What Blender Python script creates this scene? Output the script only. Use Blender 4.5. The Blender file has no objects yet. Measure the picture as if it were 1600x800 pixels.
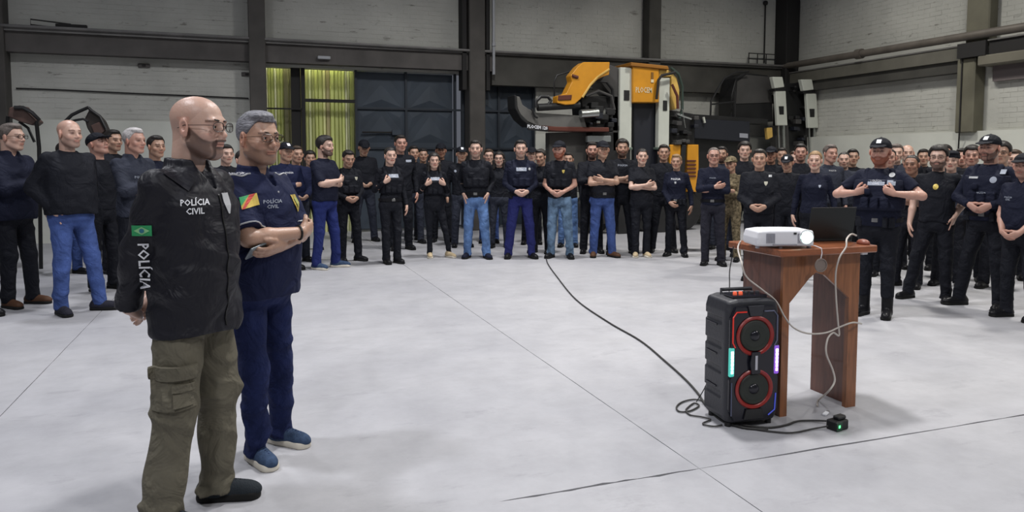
import bpy, bmesh, math, random
import numpy as np
from mathutils import Vector, Matrix
from mathutils.bvhtree import BVHTree

SC = bpy.context.scene
COL = SC.collection
R = math.radians
rnd = random.Random(7)

# ------------------------------------------------------------------ camera
CF, CPX, CPY, CH = 1149.0, 800.0, 326.0, 1.5
PITCH, YAW = R(3.93), R(19.64)
FW = np.array([math.sin(YAW) * math.cos(PITCH), math.cos(YAW) * math.cos(PITCH), -math.sin(PITCH)])
RT = np.array([math.cos(YAW), -math.sin(YAW), 0.0])
UP = np.cross(RT, FW)
cam_d = bpy.data.cameras.new('camera')
cam = bpy.data.objects.new('camera', cam_d)
COL.objects.link(cam)
cam.matrix_world = Matrix((
    (RT[0], UP[0], -FW[0], 0), (RT[1], UP[1], -FW[1], 0), (RT[2], UP[2], -FW[2], CH), (0, 0, 0, 1)))
cam_d.sensor_width = 36.0
cam_d.lens = CF * 36.0 / 1600.0
cam_d.shift_y = (CPY - 400.0) / 1600.0
cam_d.clip_end = 100
SC.camera = cam

# ------------------------------------------------------------------ world, lamps, exposure
w = bpy.data.worlds.new('world')
SC.world = w
w.use_nodes = True
w.node_tree.nodes['Background'].inputs[0].default_value = (0.80, 0.85, 1.0, 1)
w.node_tree.nodes['Background'].inputs[1].default_value = 0.13
SC.view_settings.view_transform = 'Standard'
SC.view_settings.look = 'None'
SC.view_settings.gamma = 1.0
SC.view_settings.exposure = 0.0

LAMPS = [(-2.2, -1.5, 165), (3.2, -1.0, 140), (9.0, 1.0, 120), (-2.6, 4.2, 145), (2.8, 5.0, 215), (8.6, 5.6, 190),
         (-2.0, 9.4, 120), (3.6, 9.9, 185), (9.0, 10.4, 150)]
for (x, y, e) in LAMPS:
    ld = bpy.data.lights.new('high_bay_light', 'AREA')
    ld.shape = 'DISK'
    ld.size = 0.55
    ld.energy = e * 1.10
    ld.color = (0.95, 0.96, 1.0) if x < 0 else ((1.0, 0.985, 0.97) if x < 5 else (1.0, 0.97, 0.90))
    ld.spread = R(150)
    lo = bpy.data.objects.new('high_bay_light', ld)
    lo.location = (x, y, 6.6)
    COL.objects.link(lo)


def ray(px, py):
    return FW * CF + RT * (px - CPX) + UP * (CPY - py)


def G(px, py, z=0.0):            # the point of the level z that this line of sight meets
    r = ray(px, py)
    t = (z - CH) / r[2]
    return Vector((r[0] * t, r[1] * t, z))


def WY(px, py, Y):               # the point of the plane y = Y
    r = ray(px, py)
    t = Y / r[1]
    return Vector((r[0] * t, Y, CH + r[2] * t))


def WX(px, py, X):
    r = ray(px, py)
    t = X / r[0]
    return Vector((X, r[1] * t, CH + r[2] * t))


# ------------------------------------------------------------------ materials
MATS = {}


def mat(name, col, rough=0.6, metal=0.0, emit=None, es=0.0, bump=0.0, bscale=40.0, var=0.0, vscale=6.0, spec=0.5, coat=0.0, stretch=None, rumple=0.0):
    if name in MATS:
        return MATS[name]
    m = bpy.data.materials.new(name)
    m.use_nodes = True
    nt = m.node_tree
    b = nt.nodes['Principled BSDF']
    b.inputs['Base Color'].default_value = (*col, 1)
    b.inputs['Roughness'].default_value = rough
    b.inputs['Metallic'].default_value = metal
    b.inputs['Specular IOR Level'].default_value = spec
    b.inputs['Coat Weight'].default_value = coat
    if emit:
        b.inputs['Emission Color'].default_value = (*emit, 1)
        b.inputs['Emission Strength'].default_value = es
    tc = nt.nodes.new('ShaderNodeTexCoord')
    src = tc.outputs['Object']
    if stretch:
        mp = nt.nodes.new('ShaderNodeMapping')
        mp.inputs['Scale'].default_value = stretch
        nt.links.new(src, mp.inputs[0])
        src = mp.outputs[0]
    if var:
        n = nt.nodes.new('ShaderNodeTexNoise')
        n.inputs['Scale'].default_value = vscale
        n.inputs['Detail'].default_value = 5
        nt.links.new(src, n.inputs['Vector'])
        cr = nt.nodes.new('ShaderNodeValToRGB')
        cr.color_ramp.elements[0].position = 0.3
        cr.color_ramp.elements[1].position = 0.7
        lo = [max(0, c * (1 - var)) for c in col]
        hi = [min(1, c * (1 + var)) for c in col]
        cr.color_ramp.elements[0].color = (*lo, 1)
        cr.color_ramp.elements[1].color = (*hi, 1)
        nt.links.new(n.outputs[0], cr.inputs[0])
        nt.links.new(cr.outputs[0], b.inputs['Base Color'])
    if bump:
        n2 = nt.nodes.new('ShaderNodeTexNoise')
        n2.inputs['Scale'].default_value = bscale
        n2.inputs['Detail'].default_value = 4
        nt.links.new(src, n2.inputs['Vector'])
        bp = nt.nodes.new('ShaderNodeBump')
        bp.inputs['Strength'].default_value = bump
        bp.inputs['Distance'].default_value = 0.01
        nt.links.new(n2.outputs[0], bp.inputs['Height'])
        nt.links.new(bp.outputs[0], b.inputs['Normal'])
        if rumple:
            n3 = nt.nodes.new('ShaderNodeTexNoise')
            n3.inputs['Scale'].default_value = 5.5
            n3.inputs['Detail'].default_value = 3
            n3.inputs['Distortion'].default_value = 1.6
            nt.links.new(src, n3.inputs['Vector'])
            b3 = nt.nodes.new('ShaderNodeBump')
            b3.inputs['Strength'].default_value = rumple
            b3.inputs['Distance'].default_value = 0.06
            nt.links.new(n3.outputs[0], b3.inputs['Height'])
            nt.links.new(b3.outputs[0], bp.inputs['Normal'])
    MATS[name] = m
    return m


def skin_mat(name, col):
    m = mat(name, col, 0.42, bump=0.12, bscale=90)
    nt = m.node_tree
    b = nt.nodes['Principled BSDF']
    at = nt.nodes.new('ShaderNodeAttribute')
    at.attribute_name = 'tint'
    mx = nt.nodes.new('ShaderNodeMix')
    mx.data_type = 'RGBA'
    mx.blend_type = 'MULTIPLY'
    mx.inputs[0].default_value = 1.0
    mx.inputs[6].default_value = (*col, 1)
    nt.links.new(at.outputs['Color'], mx.inputs[7])
    nt.links.new(mx.outputs[2], b.inputs['Base Color'])
    b.inputs['Subsurface Weight'].default_value = 0.08
    b.inputs['Subsurface Radius'].default_value = (0.02, 0.008, 0.004)
    return m


SKIN = {'pale': skin_mat('skin_pale', (0.56, 0.365, 0.29)), 'tan': skin_mat('skin_tan', (0.44, 0.265, 0.19)),
        'ruddy': skin_mat('skin_ruddy', (0.47, 0.265, 0.205)), 'brown': skin_mat('skin_brown', (0.30, 0.16, 0.11))}
CLOTH = {
    'black': mat('black_cloth', (0.010, 0.011, 0.016), 0.75, bump=0.35, rumple=0.55, bscale=30),
    'nylon': mat('black_nylon', (0.010, 0.010, 0.015), 0.52, bump=0.35, rumple=0.55, bscale=14, spec=0.45),
    'ink': mat('ink_cloth', (0.010, 0.012, 0.026), 0.78, bump=0.35, rumple=0.55, bscale=30),
    'navy': mat('navy_cloth', (0.012, 0.016, 0.048), 0.8, bump=0.35, rumple=0.55, bscale=30),
    'slate': mat('slate_cloth', (0.030, 0.034, 0.050), 0.8, bump=0.35, rumple=0.55, bscale=30),
    'charcoal': mat('charcoal_cloth', (0.022, 0.022, 0.032), 0.8, bump=0.35, rumple=0.55, bscale=30),
    'olive': mat('olive_canvas', (0.125, 0.114, 0.086), 0.85, bump=0.5, rumple=0.55, bscale=24, var=0.12, vscale=9),
    'denim': mat('blue_denim', (0.048, 0.082, 0.235), 0.85, bump=0.35, rumple=0.55, bscale=60, var=0.3, vscale=7),
    'darkdenim': mat('dark_blue_denim', (0.014, 0.021, 0.074), 0.85, bump=0.45, rumple=0.55, bscale=50, var=0.35, vscale=7),
    'lightdenim': mat('light_blue_denim', (0.10, 0.18, 0.37), 0.85, bump=0.35, rumple=0.55, bscale=60, var=0.4, vscale=9),
    'fadeddenim': mat('faded_denim', (0.12, 0.19, 0.29), 0.85, bump=0.35, rumple=0.55, bscale=60, var=0.55, vscale=8),
    'royal': mat('royal_blue_cloth', (0.017, 0.026, 0.12), 0.8, bump=0.3, rumple=0.55, bscale=30, var=0.15),
    'bluenavy': mat('navy_trouser_cloth', (0.020, 0.024, 0.115), 0.8, bump=0.3, rumple=0.55, bscale=30),
    'camo': mat('mottled_camouflage_cloth', (0.15, 0.12, 0.075), 0.85, var=0.75, vscale=26),
    'beige': mat('beige_leather', (0.50, 0.40, 0.26), 0.7),
    'brown': mat('brown_leather', (0.085, 0.042, 0.025), 0.55),
    'blackleather': mat('black_leather', (0.010, 0.010, 0.012), 0.35),
    'bluesuede': mat('blue_suede', (0.040, 0.065, 0.12), 0.9, bump=0.3, bscale=120, var=0.2, vscale=40),
    'greymesh': mat('dark_grey_mesh_fabric', (0.022, 0.027, 0.033), 0.8, bump=0.4, bscale=150),
    'sole_white': mat('off_white_rubber', (0.62, 0.58, 0.50), 0.6),
    'sole_black': mat('black_rubber', (0.012, 0.012, 0.012), 0.6),
}
HAIR = {'dark': mat('dark_hair', (0.012, 0.009, 0.008), 0.5, bump=0.5, bscale=90),
        'brown': mat('brown_hair', (0.045, 0.026, 0.016), 0.5, bump=0.5, bscale=90),
        'grey': mat('grey_hair', (0.17, 0.17, 0.19), 0.6, bump=0.9, bscale=110, var=0.35, vscale=90, stretch=(1, .3, 1)),
        'greybrown': mat('grey_brown_hair', (0.11, 0.09, 0.08), 0.6, bump=0.6, bscale=90, var=0.4, vscale=40),
        'white': mat('white_hair', (0.42, 0.40, 0.40), 0.6, bump=0.6, bscale=90, var=0.3, vscale=40),
        'blond': mat('blond_hair', (0.28, 0.17, 0.08), 0.5, bump=0.5, bscale=90)}
for _m in CLOTH.values():
    _m.node_tree.nodes['Principled BSDF'].inputs['Specular IOR Level'].default_value = 0.15 if _m.name != 'black_nylon' else 0.25
M_white = mat('white_print', (0.75, 0.76, 0.80), 0.7)
M_palegrey = mat('pale_grey_print', (0.30, 0.33, 0.40), 0.7)
M_silver = mat('silver_thread', (0.42, 0.43, 0.45), 0.5)
M_gold = mat('gold_badge', (0.55, 0.42, 0.10), 0.4, metal=0.3, var=0.4, vscale=60)
M_blackmetal = mat('black_metal', (0.012, 0.012, 0.013), 0.4, metal=0.3)
M_eye = mat('eye_white', (0.60, 0.56, 0.52), 0.2)
M_iris = mat('dark_iris', (0.02, 0.012, 0.008), 0.15)
M_lens = mat('clear_lens', (0.9, 0.9, 0.9), 0.05)
M_lens.node_tree.nodes['Principled BSDF'].inputs['Transmission Weight'].default_value = 1.0
M_lens.node_tree.nodes['Principled BSDF'].inputs['IOR'].default_value = 1.05


# ------------------------------------------------------------------ mesh helpers
class MB:
    """collects simple solids into ONE mesh"""

    def __init__(s):
        s.v = []
        s.f = []

    def add(s, vs, fs):
        n = len(s.v)
        s.v += [tuple(v) for v in vs]
        s.f += [tuple(i + n for i in f) for f in fs]
        return s

    def box(s, lo, hi, rot=None, bev=0.0):
        lo, hi = Vector(lo), Vector(hi)
        c = (lo + hi) / 2
        h = (hi - lo) / 2
        if bev > 0:
            b = min(bev, min(h) * 0.8)
            vs = []
            idx = {}
            for sx in (-1, 1):
                for sy in (-1, 1):
                    for sz in (-1, 1):
                        for ax in range(3):
                            p = [sx * (h.x - b), sy * (h.y - b), sz * (h.z - b)]
                            p[ax] = (sx, sy, sz)[ax] * h[ax]
                            idx[(sx, sy, sz, ax)] = len(vs)
                            vs.append(Vector(p))
            fs = []
            for ax in range(3):
                a1, a2 = (ax + 1) % 3, (ax + 2) % 3
                for sg in (-1, 1):
                    q = []
                    for (u, w_) in ((-1, -1), (1, -1), (1, 1), (-1, 1)):
                        k = [0, 0, 0]
                        k[ax] = sg
                        k[a1] = u
                        k[a2] = w_
                        q.append(idx[(*k, ax)])
                    fs.append(q if sg > 0 else q[::-1])
                for u in (-1, 1):
                    for w_ in (-1, 1):
                        ka = [0, 0, 0]
                        kb = [0, 0, 0]
                        ka[ax] = -1
                        kb[ax] = 1
                        ka[a1] = kb[a1] = u
                        ka[a2] = kb[a2] = w_
                        q = [idx[(*ka, a1)], idx[(*kb, a1)], idx[(*kb, a2)], idx[(*ka, a2)]]
                        fs.append(q if u * w_ < 0 else q[::-1])
            for sx in (-1, 1):
                for sy in (-1, 1):
                    for sz in (-1, 1):
                        q = [idx[(sx, sy, sz, a)] for a in range(3)]
                        fs.append(q if sx * sy * sz > 0 else q[::-1])
        else:
            vs = [Vector((sx * h.x, sy * h.y, sz * h.z)) for sx in (-1, 1) for sy in (-1, 1) for sz in (-1, 1)]
            fs = [(0, 1, 3, 2), (4, 6, 7, 5), (0, 4, 5, 1), (2, 3, 7, 6), (0, 2, 6, 4), (1, 5, 7, 3)]
        if rot is not None:
            vs = [rot @ v for v in vs]
        return s.add([v + c for v in vs], fs)

    def prism(s, pts, vec):
        """closed outline pts (3-D, planar) pushed along vec"""
        n = len(pts)
        pts = [Vector(p) for p in pts]
        vec = Vector(vec)
        s.add(pts + [p + vec for p in pts],
              [tuple(range(n))[::-1], tuple(range(n, 2 * n))] + [(i, (i + 1) % n, n + (i + 1) % n, n + i) for i in range(n)])
        return s

    def tube(s, pts, r, seg=6, closed=False):
        pts = [Vector(p) for p in pts]
        n = len(pts)
        rs = r if isinstance(r, (list, tuple)) else [r] * n
        vs = []
        fs = []
        prev = None
        for i, p in enumerate(pts):
            if closed:
                d = pts[(i + 1) % n] - pts[i - 1]
            else:
                d = pts[min(i + 1, n - 1)] - pts[max(i - 1, 0)]
            if d.length < 1e-9:
                d = Vector((0, 0, 1))
            d.normalize()
            if prev is None:
                a = d.orthogonal().normalized()
            else:
                a = (prev - d * prev.dot(d))
                a = a.normalized() if a.length > 1e-6 else d.orthogonal().normalized()
            prev = a
            b = d.cross(a)
            for k in range(seg):
                t = 2 * math.pi * k / seg
                vs.append(p + (a * math.cos(t) + b * math.sin(t)) * rs[i])
        m = n if closed else n - 1
        for i in range(m):
            j = (i + 1) % n
            for k in range(seg):
                k2 = (k + 1) % seg
                fs.append((i * seg + k, i * seg + k2, j * seg + k2, j * seg + k))
        if not closed:
            fs.append(tuple(range(seg))[::-1])
            fs.append(tuple(range((n - 1) * seg, n * seg)))
        return s.add(vs, fs)

    def lathe(s, prof, seg=24, org=(0, 0, 0), axis=(0, 0, 1)):
        """prof: (radius, height) along axis"""
        ax = Vector(axis).normalized()
        a = ax.orthogonal().normalized()
        b = ax.cross(a)
        org = Vector(org)
        vs = []
        for (r_, h_) in prof:
            for k in range(seg):
                t = 2 * math.pi * k / seg
                vs.append(org + ax * h_ + (a * math.cos(t) + b * math.sin(t)) * max(r_, 1e-4))
        fs = []
        n = len(prof)
        for i in range(n - 1):
            for k in range(seg):
                k2 = (k + 1) % seg
                fs.append((i * seg + k, i * seg + k2, (i + 1) * seg + k2, (i + 1) * seg + k))
        fs.append(tuple(range(seg))[::-1])
        fs.append(tuple(range((n - 1) * seg, n * seg)))
        return s.add(vs, fs)

    def mesh(s, name, smooth=False):
        me = bpy.data.meshes.new(name)
        me.from_pydata(s.v, [], s.f)
        me.update()
        if smooth:
            me.shade_smooth()
            if smooth != 'all':
                try:
                    me.set_sharp_from_angle(angle=R(40))
                except Exception:
                    pass
        return me

    def obj(s, name, m, parent=None, smooth=False):
        return mk(name, s.mesh(name, smooth), m, parent)


def mk(name, me, m, parent=None):
    o = bpy.data.objects.new(name, me)
    COL.objects.link(o)
    if m is not None:
        if len(me.materials) == 0:
            me.materials.append(m)
        elif me.materials[0] is not m:
            o.material_slots[0].link = 'OBJECT'
            o.material_slots[0].material = m
    if parent is not None:
        o.parent = parent
    return o


def empty(name, label, cat, loc=(0, 0, 0), rz=0.0, group=None):
    o = bpy.data.objects.new(name, None)
    COL.objects.link(o)
    o.location = loc
    o.rotation_euler = (0, 0, rz)
    o.empty_display_size = 0.1
    return tag(o, label, cat, group)


def tag(o, label, cat, group=None):
    o['label'] = label
    o['category'] = cat
    if group:
        o['group'] = group
    return o


def struct(o):
    o['kind'] = 'structure'
    return o


def np_mesh(name, V, Q, tint=None):
    me = bpy.data.meshes.new(name)
    nv, nq = len(V), len(Q)
    me.vertices.add(nv)
    me.vertices.foreach_set('co', np.asarray(V, np.float32).ravel())
    me.loops.add(nq * 4)
    me.loops.foreach_set('vertex_index', np.asarray(Q, np.int32).ravel())
    me.polygons.add(nq)
    me.polygons.foreach_set('loop_start', np.arange(0, nq * 4, 4, dtype=np.int32))
    try:
        me.polygons.foreach_set('loop_total', np.full(nq, 4, np.int32))
    except Exception:
        pass
    me.update(calc_edges=True)
    me.shade_smooth()
    if tint is not None:
        a = me.color_attributes.new('tint', 'FLOAT_COLOR', 'POINT')
        c = np.ones((nv, 4), np.float32)
        c[:, :3] = tint
        a.data.foreach_set('color', c.ravel())
    return me


# ------------------------------------------------------------------ signed distance fields -> quads
def axis_(*segs):
    out = []
    for (a, b, st) in segs:
        n = max(1, int(round((b - a) / st)))
        out += list(np.linspace(a, b, n, endpoint=False))
    out.append(segs[-1][1])
    return np.array(out, np.float32)


class Field:
    def __init__(s, xs, ys, zs):
        s.ax = (xs, ys, zs)
        s.F = np.full((len(xs), len(ys), len(zs)), 1.0, np.float32)

    def win(s, lo, hi):
        sl = []
        for a, l, h in zip(s.ax, lo, hi):
            i0 = max(0, int(np.searchsorted(a, l)) - 1)
            i1 = min(len(a), int(np.searchsorted(a, h)) + 1)
            if i1 - i0 < 1:
                return None
            sl.append(slice(i0, i1))
        X = s.ax[0][sl[0]][:, None, None]
        Y = s.ax[1][sl[1]][None, :, None]
        Z = s.ax[2][sl[2]][None, None, :]
        return tuple(sl), X, Y, Z

    def put(s, fn, lo, hi, k, sub=False):
        m = max(k, 0.03) + 0.012
        w_ = s.win([l - m for l in lo], [h + m for h in hi])
        if w_ is None:
            return
        sl, X, Y, Z = w_
        d = fn(X, Y, Z)
        A = s.F[sl]
        if sub:
            d = -d
            h = np.maximum(k - np.abs(A - d), 0) / max(k, 1e-6)
            s.F[sl] = np.maximum(A, d) + h * h * k * 0.25
        else:
            h = np.maximum(k - np.abs(A - d), 0) / max(k, 1e-6)
            s.F[sl] = np.minimum(A, d) - h * h * k * 0.25

    def cone(s, a, b, ra, rb, k=0.02, cut=False, sq=None, sub=False, cuta=False):
        a = np.array(a, float)
        b = np.array(b, float)
        u = b - a
        L2 = max(float(u @ u), 1e-9)
        un = u / math.sqrt(L2)
        m = max(ra, rb)
        if sq:
            m *= max(1, sq[1])

        def fn(X, Y, Z):
            dx, dy, dz = X - a[0], Y - a[1], Z - a[2]
            t = (dx * u[0] + dy * u[1] + dz * u[2]) / L2
            tc = np.clip(t, 0, 1)
            dx = dx - tc * u[0]
            dy = dy - tc * u[1]
            dz = dz - tc * u[2]
            l2 = dx * dx + dy * dy + dz * dz
            if sq:
                n = sq[0]
                q = dx * n[0] + dy * n[1] + dz * n[2]
                l2 = l2 + q * q * (1 / sq[1] ** 2 - 1)
            d = np.sqrt(l2) - (ra + (rb - ra) * tc)
            if cut:
                d = np.maximum(d, (t - 1) * math.sqrt(L2))
            if cuta:
                d = np.maximum(d, -t * math.sqrt(L2))
            return d
        s.put(fn, np.minimum(a, b) - m, np.maximum(a, b) + m, k, sub)

    def ell(s, c, r, k=0.02, M=None, sub=False):
        c = np.array(c, float)
        r = np.array(r, float)
        Mx = np.eye(3) if M is None else np.array(M)
        m = r.max()

        def fn(X, Y, Z):
            dx, dy, dz = X - c[0], Y - c[1], Z - c[2]
            k0 = 0
            k1 = 0
            for i in range(3):
                q = dx * Mx[i][0] + dy * Mx[i][1] + dz * Mx[i][2]
                k0 = k0 + (q / r[i]) ** 2
                k1 = k1 + (q / r[i] ** 2) ** 2
            k0 = np.sqrt(k0)
            return k0 * (k0 - 1) / np.sqrt(k1 + 1e-9)
        s.put(fn, c - m, c + m, k, sub)

    def loft(s, P, k=0.02, off=0.0, zlo=None, zhi=None, p=2.3):
        P = np.array(P, float)
        z0 = P[0, 0] if zlo is None else zlo
        z1 = P[-1, 0] if zhi is None else zhi
        am, bm = P[:, 1].max() + off, P[:, 2].max() + off
        c0, c1 = P[:, 3].min(), P[:, 3].max()

        def fn(X, Y, Z):
            a = np.interp(Z, P[:, 0], P[:, 1]) + off
            b = np.interp(Z, P[:, 0], P[:, 2]) + off
            cy = np.interp(Z, P[:, 0], P[:, 3])
            q = (np.abs(X / a) ** p + np.abs((Y - cy) / b) ** p) ** (1 / p)
            d = (q - 1) * np.minimum(a, b)
            return np.maximum(np.maximum(d, z0 - Z), Z - z1)
        s.put(fn, (-am, c0 - bm, z0), (am, c1 + bm, z1), k)

    def bx(s, c, h, M=None, rd=0.008, k=0.006):
        c = np.array(c, float)
        Mx = np.eye(3) if M is None else np.array(M)
        m = max(h) * 1.75

        def fn(X, Y, Z):
            D = (X - c[0], Y - c[1], Z - c[2])
            o = 0
            ins = None
            for i in range(3):
                q = np.abs(D[0] * Mx[i][0] + D[1] * Mx[i][1] + D[2] * Mx[i][2]) - (h[i] - rd)
                o = o + np.maximum(q, 0) ** 2
                ins = q if ins is None else np.maximum(ins, q)
            return np.sqrt(o) + np.minimum(ins, 0) - rd
        s.put(fn, c - m, c + m, k)

    def warp(s, fn):
        X = s.ax[0][:, None, None]
        Y = s.ax[1][None, :, None]
        Z = s.ax[2][None, None, :]
        m = np.abs(s.F) < 0.06
        W_ = fn(X, Y, Z)
        s.F = np.where(m, s.F + W_, s.F).astype(np.float32)

    def clip(s, fn):
        X = s.ax[0][:, None, None]
        Y = s.ax[1][None, :, None]
        Z = s.ax[2][None, None, :]
        s.F = np.maximum(s.F, fn(X, Y, Z)).astype(np.float32)

    def nets(s):
        F = s.F
        I = F < 0
        nx, ny, nz = F.shape
        c = np.zeros((nx - 1, ny - 1, nz - 1), np.uint8)
        for a in (0, 1):
            for b in (0, 1):
                for d in (0, 1):
                    c += I[a:nx - 1 + a, b:ny - 1 + b, d:nz - 1 + d]
        act = (c > 0) & (c < 8)
        ijk = np.argwhere(act)
        idx = np.full(act.shape, -1, np.int32)
        idx[act] = np.arange(len(ijk))
        P = np.zeros((len(ijk), 3), np.float64)
        cnt = np.zeros(len(ijk))
        for ax in range(3):
            o1, o2 = [q for q in range(3) if q != ax]
            for a in (0, 1):
                for b in (0, 1):
                    A = ijk.copy()
                    A[:, o1] += a
                    A[:, o2] += b
                    B = A.copy()
                    B[:, ax] += 1
                    fa = F[A[:, 0], A[:, 1], A[:, 2]]
                    fb = F[B[:, 0], B[:, 1], B[:, 2]]
                    m = (fa < 0) != (fb < 0)
                    t = np.clip(fa[m] / (fa[m] - fb[m]), 0, 1)
                    for q in range(3):
                        g = s.ax[q]
                        pa = g[A[m, q]]
                        pb = g[B[m, q]]
                        P[m, q] += pa + (pb - pa) * t
                    cnt[m] += 1
        P /= np.maximum(cnt, 1)[:, None]
        Qs = []
        for ax in range(3):
            a1, a2 = (ax + 1) % 3, (ax + 2) % 3
            lo = [slice(None)] * 3
            hi = [slice(None)] * 3
            lo[ax] = slice(0, -1)
            hi[ax] = slice(1, None)
            for q in (a1, a2):
                lo[q] = slice(1, -1)
                hi[q] = slice(1, -1)
            L, H = I[tuple(lo)], I[tuple(hi)]
            for flip in (False, True):
                e = np.argwhere((H & ~L) if flip else (L & ~H))
                if len(e) == 0:
                    continue
                cells = []
                for (u, v) in ((0, 0), (1, 0), (1, 1), (0, 1)):
                    cc = e.copy()
                    cc[:, a1] += u
                    cc[:, a2] += v
                    cells.append(idx[cc[:, 0], cc[:, 1], cc[:, 2]])
                q = np.stack(cells, 1)
                Qs.append(q[:, ::-1] if flip else q)
        Q = np.concatenate(Qs)
        return P, Q


# ------------------------------------------------------------------ lettering and patches laid on a surface
_TX = {}


def text_mesh(txt, bold=0.0):
    key = (txt, bold)
    if key not in _TX:
        cu = bpy.data.curves.new('lettering', 'FONT')
        cu.body = txt
        cu.align_x = 'CENTER'
        cu.align_y = 'CENTER'
        cu.size = 1.0
        cu.offset = bold
        cu.resolution_u = 1
        ob = bpy.data.objects.new('lettering_source', cu)
        COL.objects.link(ob)
        dg = bpy.context.evaluated_depsgraph_get()
        me = bpy.data.meshes.new_from_object(ob.evaluated_get(dg))
        vs = [v.co.copy() for v in me.vertices]
        fs = [tuple(p.vertices) for p in me.polygons]
        bpy.data.objects.remove(ob)
        bpy.data.meshes.remove(me)
        bpy.data.curves.remove(cu)
        _TX[key] = (vs, fs)
    return _TX[key]


def bvh_of(me):
    vs = [v.co.copy() for v in me.vertices]
    fs = [tuple(p.vertices) for p in me.polygons]
    return BVHTree.FromPolygons(vs, fs)


def lay(bvh, vs, fs, org, right, up, off=0.003, name='patch', m=None, parent=None, thick=True, rim=None):
    """lay a flat pattern (vs: x,y in metres) on a surface, looking along -(right x up)"""
    right, up = Vector(right).normalized(), Vector(up)
    nrm = right.cross(up).normalized()
    up = nrm.cross(right)
    org = Vector(org)
    out = []
    last = None
    for v in vs:
        p = org + right * v[0] + up * v[1]
        h = bvh.ray_cast(p + nrm * 0.12, -nrm, 0.4)[0] if bvh is not None else None
        if h is None:
            h = p if last is None else p - nrm * last
        else:
            last = (p - h).dot(nrm)
        out.append(h + nrm * off)
    n = len(out)
    mb = MB()
    mb.add(out, fs)
    if thick:
        mb.add([v - nrm * 0.0025 for v in out], [tuple(f)[::-1] for f in fs])
    if rim:
        lo_ = [v - nrm * (off + .004) for v in out]
        k0 = len(mb.v)
        mb.v += [tuple(v) for v in lo_]
        for a_, b_ in zip(rim, rim[1:] + rim[:1]):
            mb.f.append((a_, b_, k0 + b_, k0 + a_)[::-1])
    return mb.obj(name, m, parent)


def rim_of(nx, ny):
    w_ = nx + 1
    return [i for i in range(nx)] + [j * w_ + nx for j in range(ny)] + [ny * w_ + i for i in range(nx, 0, -1)] + [j * w_ for j in range(ny, 0, -1)]


def pat_grid(wd, ht, nx=4, ny=3, shape=None):
    vs = []
    for j in range(ny + 1):
        for i in range(nx + 1):
            x = (i / nx - 0.5) * wd
            y = (j / ny - 0.5) * ht
            if shape == 'shield':
                t = j / ny
                x *= min(1, 0.15 + 1.7 * t)
            if shape == 'diamond':
                u, v = x / wd, y / ht
                x, y = (u - v) * wd, (u + v) * ht
            if shape == 'round':
                u, v = 2 * i / nx - 1, 2 * j / ny - 1
                x = u * math.sqrt(max(0, 1 - v * v / 2)) * wd / 2
                y = v * math.sqrt(max(0, 1 - u * u / 2)) * ht / 2
            vs.append((x, y))
    fs = [(j * (nx + 1) + i, j * (nx + 1) + i + 1, (j + 1) * (nx + 1) + i + 1, (j + 1) * (nx + 1) + i) for j in range(ny) for i in range(nx)]
    return vs, fs


def band_grid(p0, p1, p2, p3, n=5):
    vs = []
    for j in range(n + 1):
        for i in range(n + 1):
            u, v = i / n, j / n
            vs.append(tuple((p0[k] * (1 - u) + p1[k] * u) * (1 - v) + (p3[k] * (1 - u) + p2[k] * u) * v for k in (0, 1)))
    w_ = n + 1
    return vs, [(j * w_ + i, j * w_ + i + 1, (j + 1) * w_ + i + 1, (j + 1) * w_ + i) for j in range(n) for i in range(n)]


def lettering(bvh, txt, size, org, right, up, m, parent, off=0.004, bold=0.0, sx=1.0):
    vs, fs = text_mesh(txt, bold)
    return lay(bvh, [(v.x * size * sx, v.y * size) for v in vs], fs, org, right, up, off, 'lettering', m, parent, thick=False)


# ------------------------------------------------------------------ the hall
BY, RX = 14.93, 12.52          # back wall plane, right wall plane
def pitted(m):
    nt = m.node_tree
    b = nt.nodes['Principled BSDF']
    src = b.inputs['Base Color'].links[0].from_socket
    g = nt.nodes.new('ShaderNodeNewGeometry')
    mp = nt.nodes.new('ShaderNodeMapping')
    mp.inputs['Scale'].default_value = (3.2, 3.2, 11)
    n = nt.nodes.new('ShaderNodeTexNoise')
    n.inputs['Scale'].default_value = 1.0
    n.inputs['Detail'].default_value = 5
    n.inputs['Roughness'].default_value = .65
    cr = nt.nodes.new('ShaderNodeValToRGB')
    cr.color_ramp.elements[0].position = .30
    cr.color_ramp.elements[0].color = (.42, .40, .38, 1)
    cr.color_ramp.elements[1].position = .385
    cr.color_ramp.elements[1].color = (1, 1, 1, 1)
    mx = nt.nodes.new('ShaderNodeMix')
    mx.data_type = 'RGBA'
    mx.blend_type = 'MULTIPLY'
    mx.inputs[0].default_value = .8
    L = nt.links.new
    L(g.outputs['Position'], mp.inputs[0])
    L(mp.outputs[0], n.inputs['Vector'])
    L(n.outputs[0], cr.inputs[0])
    L(src, mx.inputs[6])
    L(cr.outputs[0], mx.inputs[7])
    L(mx.outputs[2], b.inputs['Base Color'])


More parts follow.
